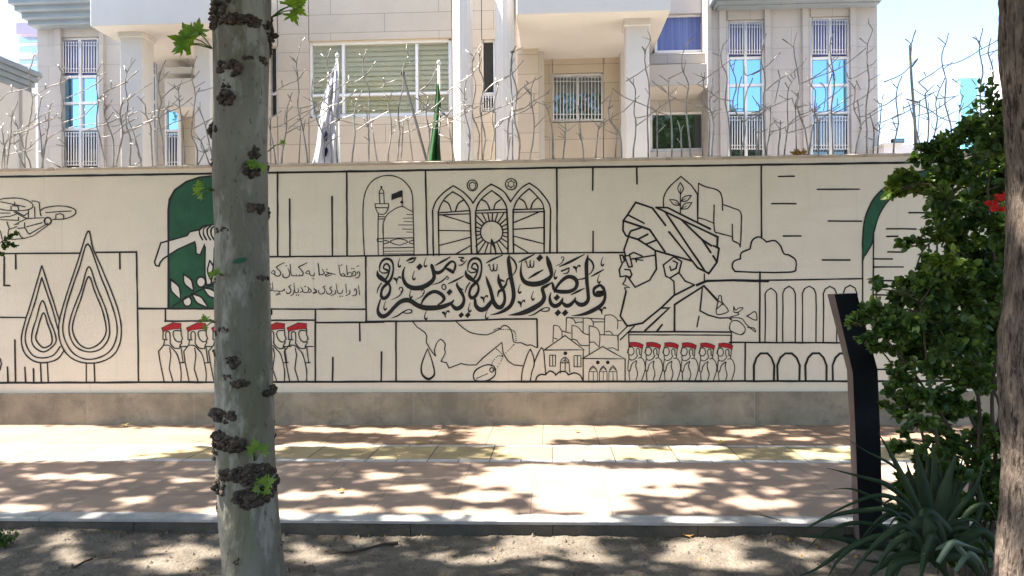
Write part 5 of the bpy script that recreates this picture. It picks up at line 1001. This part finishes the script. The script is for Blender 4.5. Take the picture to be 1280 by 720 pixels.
LV = [([B0,(555,480),(440,230),(350,72)],34,.05),([B0,(500,330),(420,225),(300,160),(205,98)],14,.12),([B0,(500,420),(400,315),(270,272),(122,234)],26,.08),([B0,(430,440),(290,425),(130,455),(-5,528)],24,-.1),([B0,(500,430),(380,358),(230,395),(20,505)],22,.02),([B0,(450,600),(300,582),(150,545),(-10,540)],32,-.15),([B0,(430,545),(300,560),(190,610),(70,690),(-20,725)],26,-.2),([B0,(420,540),(270,570),(170,650),(110,760)],26,-.3),([B0,(480,500),(400,530),(310,610),(215,735)],32,-.35),([B0,(500,470),(410,440),(340,480),(270,560)],24,-.05),
 ([B0,(572,420),(548,280),(520,148)],62,.1),([B0,(600,440),(608,290),(598,125)],60,.15),([B0,(630,430),(662,300),(705,160)],62,.1),([B0,(700,440),(790,320),(835,185)],26,.0),([B0,(760,520),(815,400),(800,290),(830,200)],24,.1),([B0,(690,540),(760,430),(840,400),(905,505)],26,-.05),([B0,(640,520),(700,480),(780,470),(850,540)],24,-.15),([B0,(560,440),(640,490),(700,590),(720,720)],48,-.25),([B0,(540,480),(480,590),(430,730)],62,-.3),([B0,(590,470),(640,590),(650,740)],58,-.35),([B0,(720,560),(820,520),(880,600),(860,730)],44,-.3),([B0,(560,520),(470,450),(400,455),(290,545)],24,.0),([B0,(520,560),(480,480),(430,460),(380,530)],22,-.2),([B0,(680,420),(720,300),(740,210)],40,.2),([B0,(650,560),(760,600),(880,640),(900,760)],34,-.2),([B0,(560,380),(580,240),(565,170)],46,.2),([B0,(600,560),(640,680),(700,760)],50,-.4),([B0,(500,620),(420,640),(330,700),(290,760)],34,-.35),([B0,(620,480),(690,370),(790,250)],38,.15),([B0,(520,480),(440,380),(400,380),(320,440)],20,.1),([B0,(700,600),(790,560),(850,620)],30,-.3),([B0,(480,640),(380,660),(250,640)],26,-.25),([B0,(440,660),(400,720),(370,780)],40,-.4),([B0,(740,640),(800,700),(820,780)],44,-.35)]
LV += [([B0,(545,400),(500,280),(478,205)],30,.18),([B0,(588,420),(585,270),(560,130)],34,.22),([B0,(615,430),(640,280),(650,150)],36,.18),([B0,(640,460),(690,330),(742,160)],32,.12),([B0,(470,470),(350,380),(240,330),(150,330)],18,.15),([B0,(430,520),(260,480),(120,520),(30,600)],20,-.05),([B0,(520,540),(440,560),(370,640),(330,740)],30,-.4),([B0,(600,540),(560,640),(540,760)],44,-.42),([B0,(680,520),(760,520),(830,600),(850,720)],32,-.25)]
for p, wd, d0 in LV: strap(p, wd, d0)
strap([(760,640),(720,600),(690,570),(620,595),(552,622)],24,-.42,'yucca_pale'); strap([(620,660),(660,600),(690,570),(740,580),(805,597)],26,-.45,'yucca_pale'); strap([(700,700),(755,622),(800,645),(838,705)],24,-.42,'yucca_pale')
for i in range(7):
    a_ = random.uniform(0, 6.28); l = random.uniform(90,260); x = 640+math.cos(a_)*60; strap([(620,680),(x + l*.4*math.cos(a_), 600 - 90*random.random()),(x + l*math.cos(a_), 640 + random.uniform(-120,140))], random.uniform(20,44), random.uniform(-.3,.35))

# ------------------------------------------------------------------ bent black post
DP = 4.98
pt_ = thing('bent_post', 'black steel post with its top bent towards the street', 'post', (dep(1088,672,DP).x, dep(1088,672,DP).y, -.1))
F_ = [(1043,368),(1071,366.5),(1097,462),(1101,560),(1104,690),(1075,690),(1070,560),(1066,466)]
yv = Vector((math.sin(R(8)), math.cos(R(8)), 0))*.16
fr_ = [dep(x, y, DP) for x, y in F_]
dz = Vector((0,0,0)); bk = [p + yv + (Vector((-.012,0,0)) if i in (0,1) else dz) for i, p in enumerate(fr_)]; b = MB(); nF = len(fr_)
b.add(fr_ + bk, [tuple(range(nF-1,-1,-1)), tuple(range(nF,2*nF))]); 
for i in range(nF): b.add([fr_[i], fr_[(i+1) % nF], bk[(i+1) % nF], bk[i]], [(0,1,2,3)], 1 if i in (5,6,7) else 0)
o = b.build('shaft', [M['post'], M['post_side']], pt_); bevel(o, .004, 2)
b = MB(); c = dep(1089, 690, DP); z0 = soil_h(c.x, c.y); b.box(c.x-.12, c.y-.02, -.2, c.x+.12, c.y+.22, -.072); bevel(b.build('base_plate', M['darkmetal'], pt_), .004, 1)

# ------------------------------------------------------------------ small things
def on_soil(px, py):
    p = ground(px, py, -.1); return Vector((p.x, p.y, soil_h(p.x, p.y)))
b = MB(); P = [on_soil(412,688), on_soil(425,686.5), on_soil(440,686), on_soil(460,683), on_soil(480,680), on_soil(497,677)]; P = [p + Vector((0,0,.010)) for p in P]
b.tube(P, [.004,.006,.007,.008,.009,.009], 7, jit=.15); b.tube([P[1], on_soil(414,684)+Vector((0,0,.02))], .004, 5); b.tube([P[2], on_soil(424,690)+Vector((0,0,.008))], .003, 5)
tag(b.build('fallen_twig', M['twig']), 'dark forked twig lying on the dry soil near the plane tree', 'twig')
b = MB(); P = [on_soil(92,712), on_soil(104,705), on_soil(116,700)]; P = [p + Vector((0,0,.008)) for p in P]; b.tube(P, [.005,.007,.006], 6, jit=.2); b.tube([P[1], on_soil(108,700)+Vector((0,0,.012))], .003, 5); tag(b.build('fallen_twig', M['twig']), 'short stub of twig on the soil at the left', 'twig')
b = MB(); P = [ground(938,643)+Vector((0,0,.006)), ground(955,646)+Vector((0,0,.008)), ground(976,652)+Vector((0,0,.007))]; b.tube(P, [.003,.004,.003], 6, jit=.2); b.tube([P[1], ground(950,644)+Vector((0,0,.01))], .002, 5); tag(b.build('fallen_twig', M['twig']), 'thin twig lying on the pink paving near the kerb', 'twig')
for (px, py, z, sz, m, lab) in ((905,556,0,.10,'yellowleaf','yellow curled leaf lying on the brown paving band'),(397,530.5,0,.09,'dryleaf','orange dry leaf against the plinth beside the plane trunk'),(487,530.5,0,.08,'dryleaf','brown dry leaf against the plinth below the map drawing'),(155,533,0,.09,'yellowleaf','pale leaf at the plinth foot in bright sunlight'),(524,556,0,.07,'yellowleaf','small yellow leaf beside the pale border strip'),(428,616,0,.06,'dryleaf','brown leaf on the pink paving right of the trunk'),(722,541,0,.06,'dryleaf','small brown leaf in the bright patch near the wall'),(861,673,-.1,.055,'dryleaf','rust coloured leaf on the soil under the kerb')):
    p = ground(px, py, z); p.z = (soil_h(p.x, p.y) if z else .004) + .012; b = MB(); a_ = random.uniform(0,6.28)
    V = []; 
    for x, y in PALM: V.append(p + Vector((math.cos(a_)*x - math.sin(a_)*y, math.sin(a_)*x + math.cos(a_)*y, abs(x)*.35 + .12*y*y))*sz*.8)
    b.add(V, [tuple(range(len(PALM)))]); b.tube([p, p - Vector((-math.sin(a_), math.cos(a_), -.1))*sz*.7], .0018, 4)
    tag(b.build('fallen_leaf', M[m]), lab, 'leaf', 'fallen leaves')
def weed(px, py, z, h, n_, spread, lab, m='shrub', nm='weed'):
    p = ground(px, py, z); p.z = (soil_h(p.x, p.y) if z else 0); b = MB()
    for i in range(n_):
        d = rdir(.15,1); q = p + Vector((random.uniform(-1,1)*spread, random.uniform(-.6,.6)*spread, 0)); e = q + Vector((d.x*.6, d.y*.6, d.z))*h*random.uniform(.4,1); b.tube([q, e], .0015, 4)
        for k in range(3): put_leaf(b, q + (e-q)*random.uniform(.4,1), (d + rdir()*.9).normalized(), rdir(.2,1), random.uniform(.018,.034), OVAL, .2)
    tag(b.build(nm, M[m]), lab, 'weed')
weed(5, 684, -.1, .13, 36, .06, 'low leafy green weed on the soil at the left edge'); weed(925, 664, -.1, .05, 12, .03, 'tiny green weed growing against the kerb face'); weed(470, 668, -.1, .04, 6, .04, 'tiny pale seedling on the soil beside the kerb shadow', 'shrub_light')
